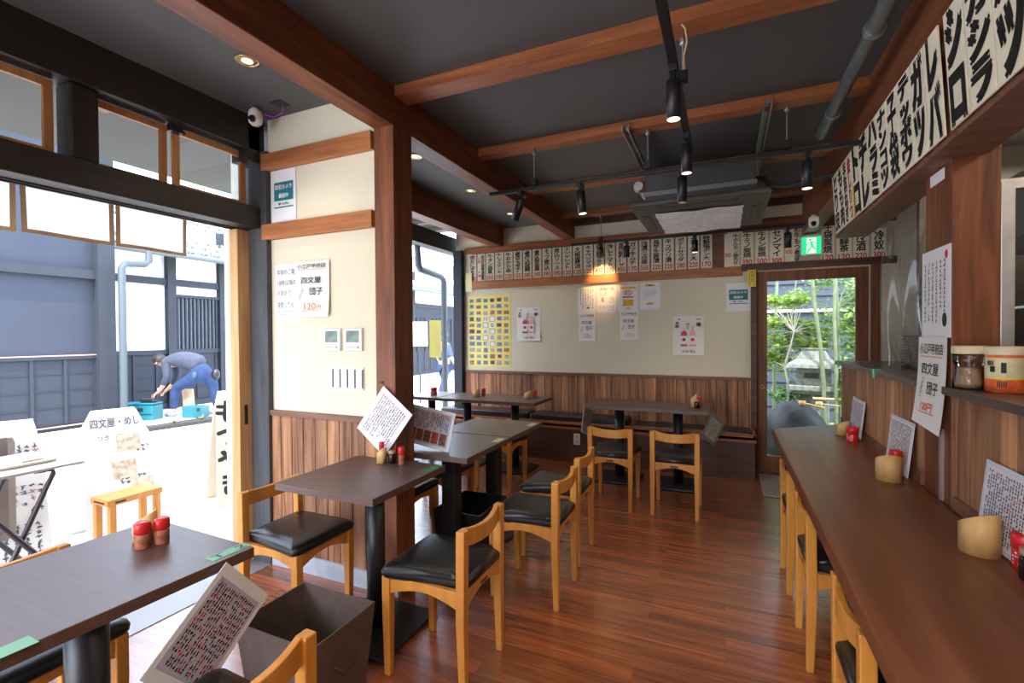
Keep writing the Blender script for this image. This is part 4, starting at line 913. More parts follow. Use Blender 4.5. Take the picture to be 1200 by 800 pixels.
def spot(lab, x, y, z, tx, tz=0.0, rz=0, lit=0, ln=.155, col=(1, .82, .6)):
    """cylinder spotlight hanging under a track; tx tilts it"""
    t = thing('spotlight', lab, 'spotlight', (x, y, z), rz, 'black cylinder spotlights on tracks')
    MB().box(-.016, .016, -.05, .05, -.028, 0).build('adapter', BLK, t, .003)
    rot_ = Matrix.Translation((0, 0, -.045)) @ Matrix.Rotation(tx, 4, 'Y') @ Matrix.Rotation(tz, 4, 'X')
    MB().tube([(0, 0, -.02), (0, 0, -.05)], .010, 10).build('swivel', BLK, t)
    MB().lathe([(.024, 0), (.029, -.006), (.029, -ln), (.025, -ln)], 24, mat=rot_).build('lamp_body', BLK, t)
    MB().lathe([(.025, -ln - .0005), (.012, -ln + .012), (0, -ln + .014)], 20, mat=rot_).build('lens', emit('spot_glow', (1, .86, .66), 2.2) if lit else plain('chrome_reflector', (.6, .52, .45), .15, .9), t)
    if lit:
        lo = lamp('spotlight_lamp', 'SPOT', (0, 0, 0), lit * 2.6, col, spot_size=R(62), spot_blend=.8, shadow_soft_size=.02)
        Mr = Matrix.Translation((x, y, z)) @ Matrix.Rotation(rz, 4, 'Z') @ rot_ @ Matrix.Translation((0, 0, -ln - .01)); lo.matrix_world = Mr
    return t
ZT = 2.403
spot('black spotlight on the near end of the ceiling track, pointing down, nearest the camera', -.188, 2.02, 2.458, R(0), lit=7)
spot('black spotlight further along the ceiling track running to the back', -.188, 2.72, 2.458, 0, lit=5)
spot('black spotlight tilted left at the left end of the cross track', -1.30, 3.10, ZT, R(28), R(15), 0, lit=5)
spot('black spotlight second from the left on the cross track', -.88, 3.10, ZT, R(-6), 0, lit=4)
spot('black spotlight on the cross track in front of the air conditioner body', -.24, 3.10, ZT, 0)
spot('black spotlight at the right end of the cross track near the signs', .415, 3.10, ZT, 0, lit=5)
spot('black spotlight tilted at the wall over the handwritten notices, warm glow below', -1.20, 5.0, 2.362, R(14), R(52), 0, lit=8, ln=.12, col=(1, .60, .25))
spot('black spotlight on the back track second from the left, pointing straight down', -.93, 5.0, 2.362, 0, 0, 0, ln=.12)
spot('black spotlight glowing on the back track right of centre', -.27, 5.0, 2.362, 0, 0, 0, lit=4, ln=.12)
spot('black spotlight on the back track left of the green exit sign', .52, 5.0, 2.362, 0, 0, 0, ln=.14)
def rod(x, y, z0, z1, lab):
    t = thing('suspension_rod', lab, 'rod', (x, y, z0), 0, 'threaded rods holding the tracks')
    MB().tube([(0, 0, 0), (0, 0, z1 - z0)], .0045, 8).build('rod', GALV, t)
    MB().lathe([(.012, 0), (.014, .006), (.014, .03), (.008, .035)], 8, mat=Matrix.Translation((0, 0, z1 - z0 - .04))).build('nut', GALV, t)
    MB().box(-.02, .02, -.02, .02, 0, .045).build('clamp', BLK, t, .003)
rod(-1.20, 3.08, 2.43, 2.68, 'thin rod near the left end of the cross track'); rod(-.44, 3.08, 2.43, 2.68, 'thin bright rod left of the air conditioner'); rod(.315, 3.08, 2.43, 2.68, 'thin rod right of the slotted channel')
rod(-1.205, 5.03, 2.39, 2.68, 'short rod above the tilted spotlight by the back wall'); rod(-.165, 2.19, 2.48, 2.68, 'rod and clamp beside the orange flex at the near joist')
o = MB().tube([(-.170, 2.10, 2.685), (-.150, 2.105, 2.66), (-.145, 2.14, 2.62), (-.160, 2.17, 2.58), (-.158, 2.19, 2.50)], .004, 8).build('orange_flex', plain('orange_cable', (.60, .33, .17), .5)); tag(o, 'orange electric flex curving down beside the near spotlight', 'cable')
def strut(x, y0, z0, y1, z1, lab):
    m = MB(); d = .018
    for s_ in (-1, 1): m.add([(x + s_ * d - .003, y0, z0), (x + s_ * d + .003, y0, z0), (x + s_ * d + .003, y0, z0 + .035), (x + s_ * d - .003, y0, z0 + .035), (x + s_ * d - .003, y1, z1), (x + s_ * d + .003, y1, z1), (x + s_ * d + .003, y1, z1 + .035), (x + s_ * d - .003, y1, z1 + .035)], [(0, 1, 2, 3), (7, 6, 5, 4), (0, 4, 5, 1), (1, 5, 6, 2), (2, 6, 7, 3), (3, 7, 4, 0)])
    m.add([(x - d, y0, z0 + .034), (x + d, y0, z0 + .034), (x + d, y1, z1 + .034), (x - d, y1, z1 + .034)], [(0, 1, 2, 3)])
    for k in range(14):
        u = (k + .5) / 14; yy = y0 + (y1 - y0) * u; zz = z0 + (z1 - z0) * u; m.box(x - .007, x + .007, yy - .012, yy + .012, zz + .028, zz + .033)
    o = m.build('slotted_channel', GALV); tag(o, lab, 'metal channel', 'galvanised channels carrying the air conditioner')
strut(-.56, 2.98, 2.645, 4.75, 2.635, 'galvanised slotted channel left of the air conditioner'); strut(.215, 2.98, 2.645, 4.75, 2.635, 'galvanised slotted channel right of the air conditioner')
pp = thing('conduit_pipe', 'thick dark grey conduit running along the right side of the ceiling', 'pipe', (0, 0, 0))
MB().tube([(.53, -1.5, 2.58), (.53, 2.0, 2.58), (.52, 3.35, 2.575)], .030, 16).build('pipe', plain('grey_conduit', (.13, .14, .15), .35, .4, var=.25, scale=14), pp)
for y in (1.75, 2.28, 3.05): MB().tube([(.528, y - .012, 2.579), (.528, y + .012, 2.579)], .038, 16).tube([(.53, y, 2.61), (.56, y, 2.73)], .006, 8).build('pipe_clamp', GALV, pp)
pp = thing('refrigerant_pipe', 'bent dark pipe from the air conditioner to the right beam', 'pipe', (0, 0, 0))
MB().tube([(.20, 4.0, 2.55), (.26, 4.0, 2.55), (.32, 3.98, 2.47), (.40, 3.97, 2.455), (.685, 3.95, 2.50)], .018, 12).build('pipe', plain('dark_hose', (.05, .052, .055), .45), pp)

# ---- air conditioner cassette
ac = thing('air_conditioner', 'grey brown ceiling cassette air conditioner with white filter cloth taped under it', 'air conditioner', (-.175, 3.95, 2.30))
MB().prism([(-.45, 0), (.45, 0), (.44, .035), (-.44, .035)], -.50, .50, 'Y').build('panel', plain('taupe_plastic', (.060, .054, .046), .45), ac, .012)
MB().box(-.36, .36, -.36, .38, .03, .29).build('unit_body', plain('unit_grey', (.085, .085, .088), .4, .5, var=.12, scale=5), ac, .006)
MB().box(-.37, .37, -.37, -.36, .10, .13).box(-.37, .37, -.37, -.36, .04, .06).build('body_rib', plain('unit_rib', (.22, .22, .22), .4, .5), ac)
for sx in (-1, 1): 
    MB().box(sx * .375 - .028, sx * .375 + .028, -.20, .28, -.004, 0).build('air_flap', plain('dark_slot', (.035, .032, .028), .5), ac, .002)
    MB().box(sx * .375 - .018, sx * .375 + .018, -.18, .26, -.007, -.004).build('flap_blade', MATS['taupe_plastic'], ac, .002)
MB().box(-.26, .26, -.42, -.36, -.004, 0).build('air_flap', MATS['dark_slot'], ac, .002)
m = MB(); nu, nv = 30, 30; q_ = random.Random(8); vs = []
ph = [q_.uniform(0, 6) for _ in range(6)]
for j in range(nv + 1):
    for i in range(nu + 1):
        u, v = i / nu, j / nv; ex_ = .003 * math.sin(v * 23 + ph[0]) if i in (0, nu) else 0
        vs.append((-.305 + .595 * u + ex_, -.26 + .74 * v + (.010 * math.sin(u * 17 + ph[1]) if j in (0, nv) else 0), -.010 - .004 * math.sin(u * 9 + ph[2]) * math.sin(v * 7 + ph[3]) - .006 * max(0, v - .9) * 10))
fs = [(j * (nu + 1) + i, (j + 1) * (nu + 1) + i, (j + 1) * (nu + 1) + i + 1, j * (nu + 1) + i + 1) for j in range(nv) for i in range(nu)]
fo = MB().add(vs, fs, 0, True).build('filter_cloth', plain('white_filter_cloth', (.84, .85, .86), .85, var=.18, scale=35, bump=.4, bscale=80), ac)
dk = thing('flexible_duct', 'silver flexible duct at the left of the air conditioner body', 'duct', (-.52, 3.62, 2.48))
m = MB()
m.tube([(-.07, .42 - .04 * k, .05 + .03 * math.sin(k * .5)) for k in range(11)], .04, 18, radii=[.040 if k % 2 else .034 for k in range(11)]); m.build('duct_hose', STEEL, dk)

# ---- security cameras
def dome(lab, loc, rz):
    t = thing('security_camera', lab, 'security camera', loc, rz, 'white dome security cameras')
    MB().lathe([(.018, .045), (.030, .043), (.037, .03), (.038, -.012), (.034, -.030), (.022, -.042), (0, -.046)], 28).build('housing', plain('camera_white', (.78, .74, .66), .35), t)
    MB().add([(.0, 0, 0)], []).lathe([(.0, .0), (.016, .001), (.020, .006)], 20, mat=Matrix.Translation((0, -.040, -.018)) @ Matrix.Rotation(R(65), 4, 'X')).lathe([(.019, -.010), (.0185, .002), (.012, .004), (0, .003)], 20, mat=Matrix.Translation((0, -.032, -.016)) @ Matrix.Rotation(R(70), 4, 'X')).build('lens', BPLAS, t)
    MB().lathe([(.012, .043), (.020, .046), (.020, .058)], 20).build('mount', plain('mount_steel', (.5, .55, .6), .3, .6), t)
dome('white dome security camera under the beam near the entrance', (-2.49, 1.945, 2.67), R(24))
dome('white dome security camera at the back under the right beam', (.655, 4.55, 2.30), R(-8))
o = MB().tube([(-2.46, 1.98, 2.70), (-2.40, 1.99, 2.675), (-2.34, 2.0, 2.69), (-2.33, 2.0, 2.729)], .004, 8).build('purple_cable', plain('purple_cable', (.30, .04, .42), .4)); tag(o, 'purple network cable looping by the entrance camera', 'cable')
o = MB().box(-.04, .04, -.035, .035, 0, .002).build('access_hatch', plain('hatch_black', (.015, .015, .016), .5), loc=(-2.32, 1.97, FZ - .003)); tag(o, 'small black ceiling plate where the purple cable enters', 'plate')
o = MB().box(-.02, .02, -.03, .03, -.02, .02).tube([(0, .03, .0), (0, .05, -.012)], .008, 8).build('door_closer_sensor', BPLAS, loc=(-2.66, 1.60, 2.505)); tag(o, 'small black latch fitting between the two transom windows', 'latch')

# ================================================================== STREET SIDE
struct('ground', MB().box(-30, -2.8, -20, 40, -.2, -.1).box(-3.3, -2.8, -20, 2.1, -.1, -.092), plain('pale_concrete', (0.62, 0.61, 0.59), 0.85, var=.06, scale=2))
# opposite building, nearer block
nb = thing('opposite_building', 'slate blue boarded building across the street, left part with a large flat panel', 'building', (-9.5, 0, -.1))
MB().box(-1.2, 0, -14, 4.38, 0, 4.6).build('wall', SLATE2, nb)
MB().box(0, .03, -14, 4.40, .10, 1.20).build('wainscot_boards', SLATE, nb)
m = MB()
for k in range(44): m.box(.03, .055, 4.36 - k * .40, 4.40 - k * .40, .16, 1.17)
for z in (.16, .42, .68, .94): m.box(.028, .040, -14, 4.40, z, z + .016)
m.box(.02, .07, -14, 4.45, 1.17, 1.22); m.build('battens', SLATE3, nb)
MB().box(0, .10, -14, 4.45, 2.46, 2.60).box(0, .06, -14, 4.45, .0, .12).build('rail', SLATE3, nb)
MB().box(-.1, .16, 4.38, 4.62, 0, 4.6).build('corner_post', SLATE3, nb)
MB().box(.0, .075, -14, 4.45, 1.22, 1.235).box(.03, .08, -14, 4.45, .12, .135).build('copper_flashing', plain('copper_line', (.55, .28, .22), .5), nb)
fb = thing('opposite_building', 'white plastered building with dark lattice window across the street behind the person', 'building', (-10.8, 0, -.1))
MB().box(-6, 0, 4.66, 26, 0, 3.9).build('wall', WHITEW, fb)
MB().box(0, .03, 4.7, 8.4, .12, 1.16).box(0, .04, 8.6, 26, .12, 2.75).build('wainscot_boards', SLATE, fb)
m = MB()
for k in range(40): m.box(.03, .055, 4.75 + k * .42, 4.79 + k * .42, .16, 1.16)
for z in (.16, .42, .68, .94): m.box(.028, .042, 4.7, 8.4, z, z + .016)
for k in range(60): m.box(.04, .08, 8.7 + k * .28, 8.76 + k * .28, .9, 2.2)
m.build('battens', SLATE3, fb)
m = MB()
for y, w_ in ((6.23, .17), (7.36, .13), (8.40, .2), (10.4, .2), (12.6, .2), (14.8, .2), (17, .2), (19.2, .2)): m.box(0, .12, y, y + w_, 0, 3.9)
m.box(0, .09, 4.67, 26, 2.60, 2.74).box(0, .07, 4.67, 26, 1.15, 1.24).box(0, .06, 4.67, 26, 0, .12).box(0, .1, 6.4, 7.4, 2.36, 2.42); m.build('timber_frame', SLATE3, fb)
wn = MB().box(-.05, .01, 6.40, 7.36, 1.24, 2.36).build('lattice_window', plain('lattice_back', (.40, .44, .50), .5), fb)
m = MB()
for k in range(11): m.box(.02, .07, 6.44 + k * .085, 6.475 + k * .085, 1.24, 2.36)
m.build('lattice_bars', SLATE3, wn)
m = MB(); 
rf = m.prism([(.75, 3.20), (-3.0, 5.32), (-3.0, 5.22), (.75, 3.10)], 4.66, 26, 'Y').build('roof', plain('pale_roof_deck', (.45, .47, .50), .6), fb)
m = MB()
for k in range(78): y = 4.72 + k * .27; m.tube([(.77, y, 3.22), (-3.0, y, 5.35)], .045, 6, caps=True)
for k in range(12): m.box(.70 - k * .30 - .02, .70 - k * .30 + .02, 4.68, 26, 3.25 + k * .17, 3.28 + k * .17)
m.build('roof_tiles', plain('grey_roof_tiles', (.16, .18, .22), .5), rf)
m = MB().tube([(.80, 4.7, 3.15), (.80, 26, 3.15)], .055, 10)
for k in range(24): m.box(.79, .81, 4.9 + k * .6, 4.92 + k * .6, 3.17, 3.32)
m.build('gutter', plain('dark_gutter', (.10, .12, .13), .45), fb)
ds = thing('downspout', 'pale grey green downspout standing in front of the opposite corner post', 'pipe', (0, 0, 0))
MB().tube([(-9.15, 4.62, 0), (-9.15, 4.62, 2.55), (-9.17, 4.68, 2.64), (-9.4, 5.1, 2.70), (-9.42, 5.18, 2.76), (-9.42, 5.2, 3.2)], .055, 12).build('pipe', GUTT, ds)
MB().lathe([(.10, -.1), (.10, .06), (.06, .08)], 16, c=(-9.15, 4.62)).build('pipe_shoe', GUTT, ds)
# pavement edge with planter
pl = thing('planter_bed', 'low dark planting strip with small plants along the opposite pavement', 'planter', (-8.45, 5.2, -.1), R(-8))
MB().box(-.15, .15, -.85, 1.1, 0, .06).build('soil', plain('dark_soil', (.035, .032, .030), .9, var=.3, scale=30), pl)
for k in range(4):
    m = MB(); q_ = random.Random(40 + k); cy_ = -.6 + k * .42
    for i in range(26):
        a = q_.uniform(0, 2 * PI); l_ = q_.uniform(.05, .12); el = q_.uniform(.4, 1.2); dx, dy, dz = math.cos(a) * math.cos(el) * l_, math.sin(a) * math.cos(el) * l_, math.sin(el) * l_
        m.add([(0 - dy * .2, cy_ + dx * .2, .06), (dy * .2, cy_ - dx * .2, .06), (dx, cy_ + dy, .06 + dz)], [(0, 1, 2)])
    m.build('small_plant', plain('pale_leaf', (.30, .36, .14), .6, var=.3, scale=50), pl)
# pale kerb slab between street and wall
struct('trim_44', MB().box(-9.4, -8.6, -14, 26, -.1, -.03), plain('pale_kerb', (.60, .60, .60), .8))

# ---- noren curtain outside the entrance
def cloth(name, c, tr=.5):
    m_ = bpy.data.materials.new(name); m_.use_nodes = True; t_ = m_.node_tree; b_ = t_.nodes['Principled BSDF']; b_.inputs['Base Color'].default_value = (*c, 1); b_.inputs['Roughness'].default_value = .9
    tl = t_.nodes.new('ShaderNodeBsdfTranslucent'); tl.inputs[0].default_value = (*c, 1); mx_ = t_.nodes.new('ShaderNodeMixShader'); mx_.inputs[0].default_value = tr
    t_.links.new(b_.outputs[0], mx_.inputs[1]); t_.links.new(tl.outputs[0], mx_.inputs[2]); t_.links.new(mx_.outputs[0], t_.nodes['Material Output'].inputs[0]); return m_
no = thing('noren_curtain', 'cream linen shop curtain with tan hems hanging outside the entrance', 'curtain', (-2.97, 0, 0))
LINEN = cloth('cream_linen', (.86, .82, .72), .6); HEM = plain('tan_hem', (.50, .33, .19), .9)
MB().tube([(0, -.6, 2.22), (0, 1.90, 2.22)], .012, 12).build('rod', plain('bamboo_rod', (.35, .25, .12), .5), no)
for k in range(6):
    y0 = 1.475 - .382 * k; y1 = y0 + .372; n_ = 18; vs = []
    for j in range(n_ + 1):
        for i in range(n_ + 1):
            u, v = i / n_, j / n_; vs.append((.012 * math.sin(u * 5 + k) * (1 - v) + .012 * (1 - v) * math.sin(k * 2.1), y0 + (y1 - y0) * u, 1.89 + .34 * v))
    fs = [(j * (n_ + 1) + i, j * (n_ + 1) + i + 1, (j + 1) * (n_ + 1) + i + 1, (j + 1) * (n_ + 1) + i) for j in range(n_) for i in range(n_)]
    mi = []; m = MB()
    for f in fs:
        c_ = sum((Vector(vs[a]) for a in f), Vector()) / 4; hem = (c_.y < y0 + .012 or c_.y > y1 - .012 or c_.z < 1.905)
        m.add([vs[a] for a in f], [(0, 1, 2, 3)], 1 if hem else 0, True)
    m.build('curtain_panel', [LINEN, HEM], no)

# ---- sandwich boards, folding table, steel box, banner
def aboard(lab, loc, rz, lean, top, sh, bot, H, texts, name='sandwich_board', mat=None):
    t = thing(name, lab, 'sign board', loc, rz); Mx = Matrix.Rotation(-lean, 4, 'X')
    MB().prism([(-bot / 2, 0), (bot / 2, 0), (sh / 2, H * .80), (top / 2, H), (-top / 2, H), (-sh / 2, H * .80)], 0, .02, 'Y', mat=Mx).build('front_board', mat or plain('white_board_paint', (.80, .79, .76), .6), t, .003)
    MB().prism([(-bot / 2, 0), (bot / 2, 0), (sh / 2, H * .80), (top / 2, H), (-top / 2, H), (-sh / 2, H * .80)], 0, .02, 'Y', mat=Matrix.Translation((0, 2 * math.sin(lean) * H + .03, 0)) @ Matrix.Rotation(lean, 4, 'X')).build('back_board', mat or plain('white_board_paint', (.8, .79, .76), .6), t, .003)
    return t, Mx
t, Mx = aboard('white sandwich board with brush title and three food pictures outside the entrance', (-3.92, 2.00, -.1), R(78), R(17), .26, .40, .46, 1.0, None)
m = MB(); letter_mb(m, '四文屋・めし', -.15, .14, .875, .945, -.003, .02); letter_mb(m, 'つき', -.12, -.05, .78, .82, -.003, .0); strokes(m, -.02, .16, .44, .50, 5, 2, -.003, rr=q); strokes(m, .10, .19, .66, .72, 3, 2, -.003, rr=q)
for v in m.v: v.xyz = Mx @ v
m.build('lettering', BLUEINK, t)
for k, (x, z) in enumerate(((.06, .745), (.02, .545), (.12, .40))):
    MB().box(x - .07, x + .07, -.006, -.001, z - .06, z + .07, mat=Mx).build('food_picture', plain('food_photo', (.66, .50, .38), .6, var=.45, scale=28), t)
t, Mx = aboard('white handwritten sandwich board behind the folding table outside', (-3.95, 1.29, -.1), R(72), R(15), .42, .5, .56, 1.0, None)
m = MB(); strokes(m, .05, .23, .70, .85, 5, 5, -.003, rr=q, w=.1, mi2=1, p2=.2); strokes(m, .06, .25, .42, .60, 5, 5, -.003, rr=q, mi2=1, p2=.4); strokes(m, .0, .24, .10, .36, 5, 9, -.003, rr=q, gap=0)
for v in m.v: v.xyz = Mx @ v
m.build('handwriting', [BLUEINK, plain('faded_red_ink', (.5, .2, .2), .6)], t)
t, Mx = aboard('cream banner board with bold black characters at the edge of the entrance', (-3.95, 3.00, -.1), R(70), R(10), .42, .48, .56, 1.02, None, 'banner_board', plain('cream_board', (.70, .60, .46), .7))
m = MB(); letter_mb(m, vert('もつやき'), -.25, -.02, .10, .93, -.004, .06)
for v in m.v: v.xyz = Mx @ v
m.build('lettering', INK, t)
ft = thing('folding_table', 'folding table with thin silver top and dark crossed legs outside the entrance', 'table', (-3.38, 1.0, -.092))
MB().box(-.27, .27, -.62, .385, .828, .842).build('tabletop', plain('pale_alu_top', (.62, .60, .60), .35, .5), ft, .004)
for x in (-.22, .22):
    MB().tube([(x, .20, .826), (x, .27, .82), (x, .275, .80), (x, .24, .72), (x, -.05, 0.014)], .012, 10).build('leg', plain('dark_tube', (.07, .06, .07), .4, .5), ft)
    MB().tube([(x + .02, -.08, .826), (x + .02, .46, .014)], .012, 10).build('leg', MATS['dark_tube'], ft)
tag(MB().box(-.10, .16, -.12, .10, 0, .012).box(-.02, .12, -.02, .06, .012, .02).build('menu_booklet', plain('cream_booklet', (.62, .56, .42), .6), loc=(-3.40, 1.22, .752), bevel=.002), 'cream booklet lying on the folding table outside', 'booklet')
sb = thing('metal_cabinet', 'tan metal cabinet with rounded corners behind the folding table', 'cabinet', (-3.86, .97, -.1))
MB().box(-.15, .0, -.55, .43, .30, .93).build('body', plain('tan_metal', (.22, .18, .155), .4, .5), sb, .05)
for y in (-.45, .25): MB().tube([(-.07, y, 0), (-.07, y, .2)], .014, 8).build('leg', MATS['dark_tube'], sb)

st = thing('wooden_stool', 'low pale wooden stool with a dark slot standing outside beside the sandwich board', 'stool', (-3.62, 1.84, -.1))
MB().box(-.10, .10, -.16, .16, .44, .48).build('seat', CHAIRW, st, .004)
MB().box(-.06, .06, -.1605, -.1595, .452, .464).box(.0995, .1005, -.12, -.06, .452, .464).build('hand_slot', BLK, st)
for x in (-.08, .08):
    for y in (-.13, .13): MB().box(x - .018, x + .018, y - .018, y + .018, 0, .44).build('leg', CHAIRW, st, .003)

# ---- things by the opposite wall
def pv(u, v, dz=0):  # helper frame for the worker: origin -8.9,5.7, r = across
    return None
cr = thing('tool_case', 'teal plastic tool case with open lid on the opposite pavement', 'case', (-9.20, 5.02, -.03), R(24))
TEALP = plain('teal_plastic', (.005, .12, .15), .4)
MB().box(-.24, .16, -.13, .13, 0, .26).build('case_body', TEALP, cr, .015); MB().box(-.40, .16, -.13, .13, .27, .30).build('lid', TEALP, cr, .01); MB().box(-.10, .0, -.14, -.13, .16, .22).box(-.24, .16, -.135, -.13, .10, .115).build('latch', BPLAS, cr, .003)
MB().box(-.12, .12, -.05, .05, .30, .37).build('tool', BPLAS, cr, .02)
cr = thing('tool_case', 'low teal plastic tool case beside the person on the opposite pavement', 'case', (-8.85, 5.45, -.03), R(24))
MB().box(-.02, .34, -.11, .11, 0, .20).build('case_body', TEALP, cr, .015); MB().box(.25, .30, -.12, -.11, .12, .17).build('latch', BPLAS, cr, .002)
tf = thing('teal_tool', 'small teal power tool on the pavement at the person\'s back foot', 'tool', (-8.72, 6.05, -.03))
MB().lathe([(.03, .0), (.07, .02), (.09, .05), (.03, .07)], 8).build('guard', TEALP, tf); MB().tube([(0, 0, .05), (.05, .05, .18)], .03, 8).build('handle', TEALP, tf); MB().tube([(-.05, -.04, .03), (-.03, -.03, .15)], .02, 8).build('grip', BPLAS, tf)
tag(MB().box(-.10, .10, -.02, .02, 0, .52).build('wooden_board', wood('raw_board', (.55, .36, .22), (.72, .52, .36), 'Z', .7), loc=(-9.25, 5.75, -.09), rot=(R(6), 0, R(24)), bevel=.002), 'raw wooden board leaning behind the bending person', 'board')

# ---- the bending person: figure plane spanned by r (to the image right) and up
PO = Vector((-8.92, 5.62, 0)); RX = Vector((.913, .407, 0)); DP = Vector((-.407, .913, 0))
def wp(s, z, d=0): return PO + RX * s + DP * d + Vector((0, 0, z))
def skin(name, nodes, edges, mat, parent, root=0, sub=2):
    me = bpy.data.meshes.new(name); me.from_pydata([tuple(n_[0]) for n_ in nodes], edges, []); me.materials.append(mat)
    o = bpy.data.objects.new(name, me); COL.objects.link(o); o.parent = parent
    md = o.modifiers.new('skin', 'SKIN'); md.use_smooth_shade = True
    ly = me.skin_vertices[0] if me.skin_vertices else None
    if ly is None:
        bm = bmesh.new(); bm.from_mesh(me); bm.verts.layers.skin.verify(); bm.to_mesh(me); bm.free(); ly = me.skin_vertices[0]
    for k, n_ in enumerate(nodes): 
        r_ = n_[1]; ly.data[k].radius = r_ if isinstance(r_, tuple) else (r_, r_); ly.data[k].use_root = (k == root)
    sb_ = o.modifiers.new('sub', 'SUBSURF'); sb_.levels = sub; sb_.render_levels = sub; return o
SKINM = plain('skin_tone', (.52, .28, .19), .5); HAIRM = plain('black_hair', (.02, .016, .014), .6); JEAN = plain('blue_jeans', (.013, .034, .10), .85, var=.3, scale=9); JACK = plain('grey_blue_jacket', (.045, .052, .080), .9, var=.15, scale=14)
pe = thing('person', 'person in grey blue jacket and jeans bending over a teal case across the street', 'person', tuple(PO))
def rel(p_): return p_ - PO
B = lambda s, z, d=0: rel(wp(s, z, d))
# body: one continuous figure (pelvis root)
nodes = [(B(.20, .81), .11), (B(.02, .92), .13), (B(-.20, 1.00), .16), (B(-.40, 1.00), .13), (B(-.50, .985), .06), (B(-.56, .965), .055),
         (B(-.62, .95), .085), (B(-.655, .92), .075),
         (B(.16, .70, -.09), .075), (B(-.26, .48, -.10), .075), (B(-.30, .24, -.10), .055), (B(-.30, .05, -.10), .042), (B(-.42, .0, -.10), .035),
         (B(.24, .68, .10), .075), (B(.30, .42, .11), .07), (B(.34, .2, .11), .05), (B(.35, .05, .11), .042), (B(.25, .0, .10), .035),
         (B(-.40, .92, -.15), .065), (B(-.34, .70, -.19), .048), (B(-.44, .52, -.18), .038), (B(-.52, .42, -.17), .028), (B(-.58, .38, -.17), .024),
         (B(-.42, .90, .14), .062), (B(-.42, .66, .17), .046), (B(-.52, .50, .15), .036), (B(-.60, .42, .14), .028), (B(-.65, .38, .14), .024)]
edges = [(0, 1), (1, 2), (2, 3), (3, 4), (4, 5), (5, 6), (6, 7), (0, 8), (8, 9), (9, 10), (10, 11), (11, 12), (0, 13), (13, 14), (14, 15), (15, 16), (16, 17), (3, 18), (18, 19), (19, 20), (20, 21), (21, 22), (3, 23), (23, 24), (24, 25), (25, 26), (26, 27)]
skin('body', nodes, edges, SKINM, pe)
jk = skin('jacket', [(B(.17, .86), .19), (B(.02, .94), .19), (B(-.20, 1.01), .175), (B(-.40, 1.0), .135), (B(-.47, .99), .07), (B(-.40, .93, -.16), .08), (B(-.34, .70, -.19), .064), (B(-.44, .53, -.18), .05), (B(-.42, .91, .15), .078), (B(-.42, .66, .17), .06), (B(-.52, .51, .15), .05)],
     [(0, 1), (1, 2), (2, 3), (3, 4), (3, 5), (5, 6), (6, 7), (3, 8), (8, 9), (9, 10)], JACK, pe)
skin('jeans', [(B(.20, .80), .185), (B(.13, .69, -.09), .13), (B(-.26, .48, -.10), .088), (B(-.30, .26, -.10), .07), (B(-.30, .09, -.10), .062), (B(.24, .66, .10), .13), (B(.30, .42, .11), .085), (B(.34, .2, .11), .068), (B(.35, .09, .11), .06), (B(.08, .90), .17)],
     [(0, 1), (1, 2), (2, 3), (3, 4), (0, 5), (5, 6), (6, 7), (7, 8), (0, 9)], JEAN, pe)
hr = MB(); 
def ell(mb, c, rx, ry, rz_, mat4=None, seg=18, rings=10, z_lo=-1.0):
    vs = []; 
    for j in range(rings + 1):
        th = -PI / 2 + PI * j / rings; th = max(th, math.asin(max(-1, z_lo)))
        for i in range(seg): a = 2 * PI * i / seg; vs.append(c + Vector((rx * math.cos(th) * math.cos(a), ry * math.cos(th) * math.sin(a), rz_ * math.sin(th))))
    fs = [(j * seg + i, j * seg + (i + 1) % seg, (j + 1) * seg + (i + 1) % seg, (j + 1) * seg + i) for j in range(rings) for i in range(seg)]
    mb.add(vs, fs, 0, True); return mb
ell(hr, B(-.62, .985), .13, .12, .115, z_lo=-.35).build('hair', HAIRM, pe)
fh = MB(); ell(fh, B(-.70, .93), .03, .02, .025); ell(fh, B(-.60, .94, -.105), .02, .012, .03); fh.build('nose_and_ear', SKINM, pe)
for s_, z_, d_ in ((-.56, .395, -.17), (-.63, .39, .14)):
    m = MB()
    for k in range(5):
        m.tube([B(s_ - .02, z_ - .01, d_ - .03 + .015 * k), B(s_ - .06 - .006 * (k in (1, 2)), z_ - .04, d_ - .03 + .017 * k), B(s_ - .055, z_ - .08, d_ - .03 + .016 * k)] if k < 4 else [B(s_, z_ - .01, d_ - .03), B(s_ + .01, z_ - .04, d_ - .055), B(s_ - .01, z_ - .065, d_ - .06)], .009, 8)
    m.build('fingers', SKINM, pe)
for s_, d_ in ((-.36, -.10), (.30, .11)):
    m = MB(); ell(m, B(s_, .0, d_), .14, .075, .055, z_lo=-.5); m.build('shoe', plain('grey_blue_shoe', (.16, .20, .34), .7), pe)
ell(MB(), B(.42, .72, -.02), .08, .07, .10).build('waist_bag', BPLAS, pe); MB().box(-.03, .03, -.02, .02, -.02, .02, mat=Matrix.Translation(B(-.50, .47, -.18))).build('white_cuff', PAPER, pe, .01)
m = MB(); ell(m, B(.10, .72, -.16), .09, .03, .07).build('faded_patch', plain('pale_denim', (.05, .08, .12), .9), pe)

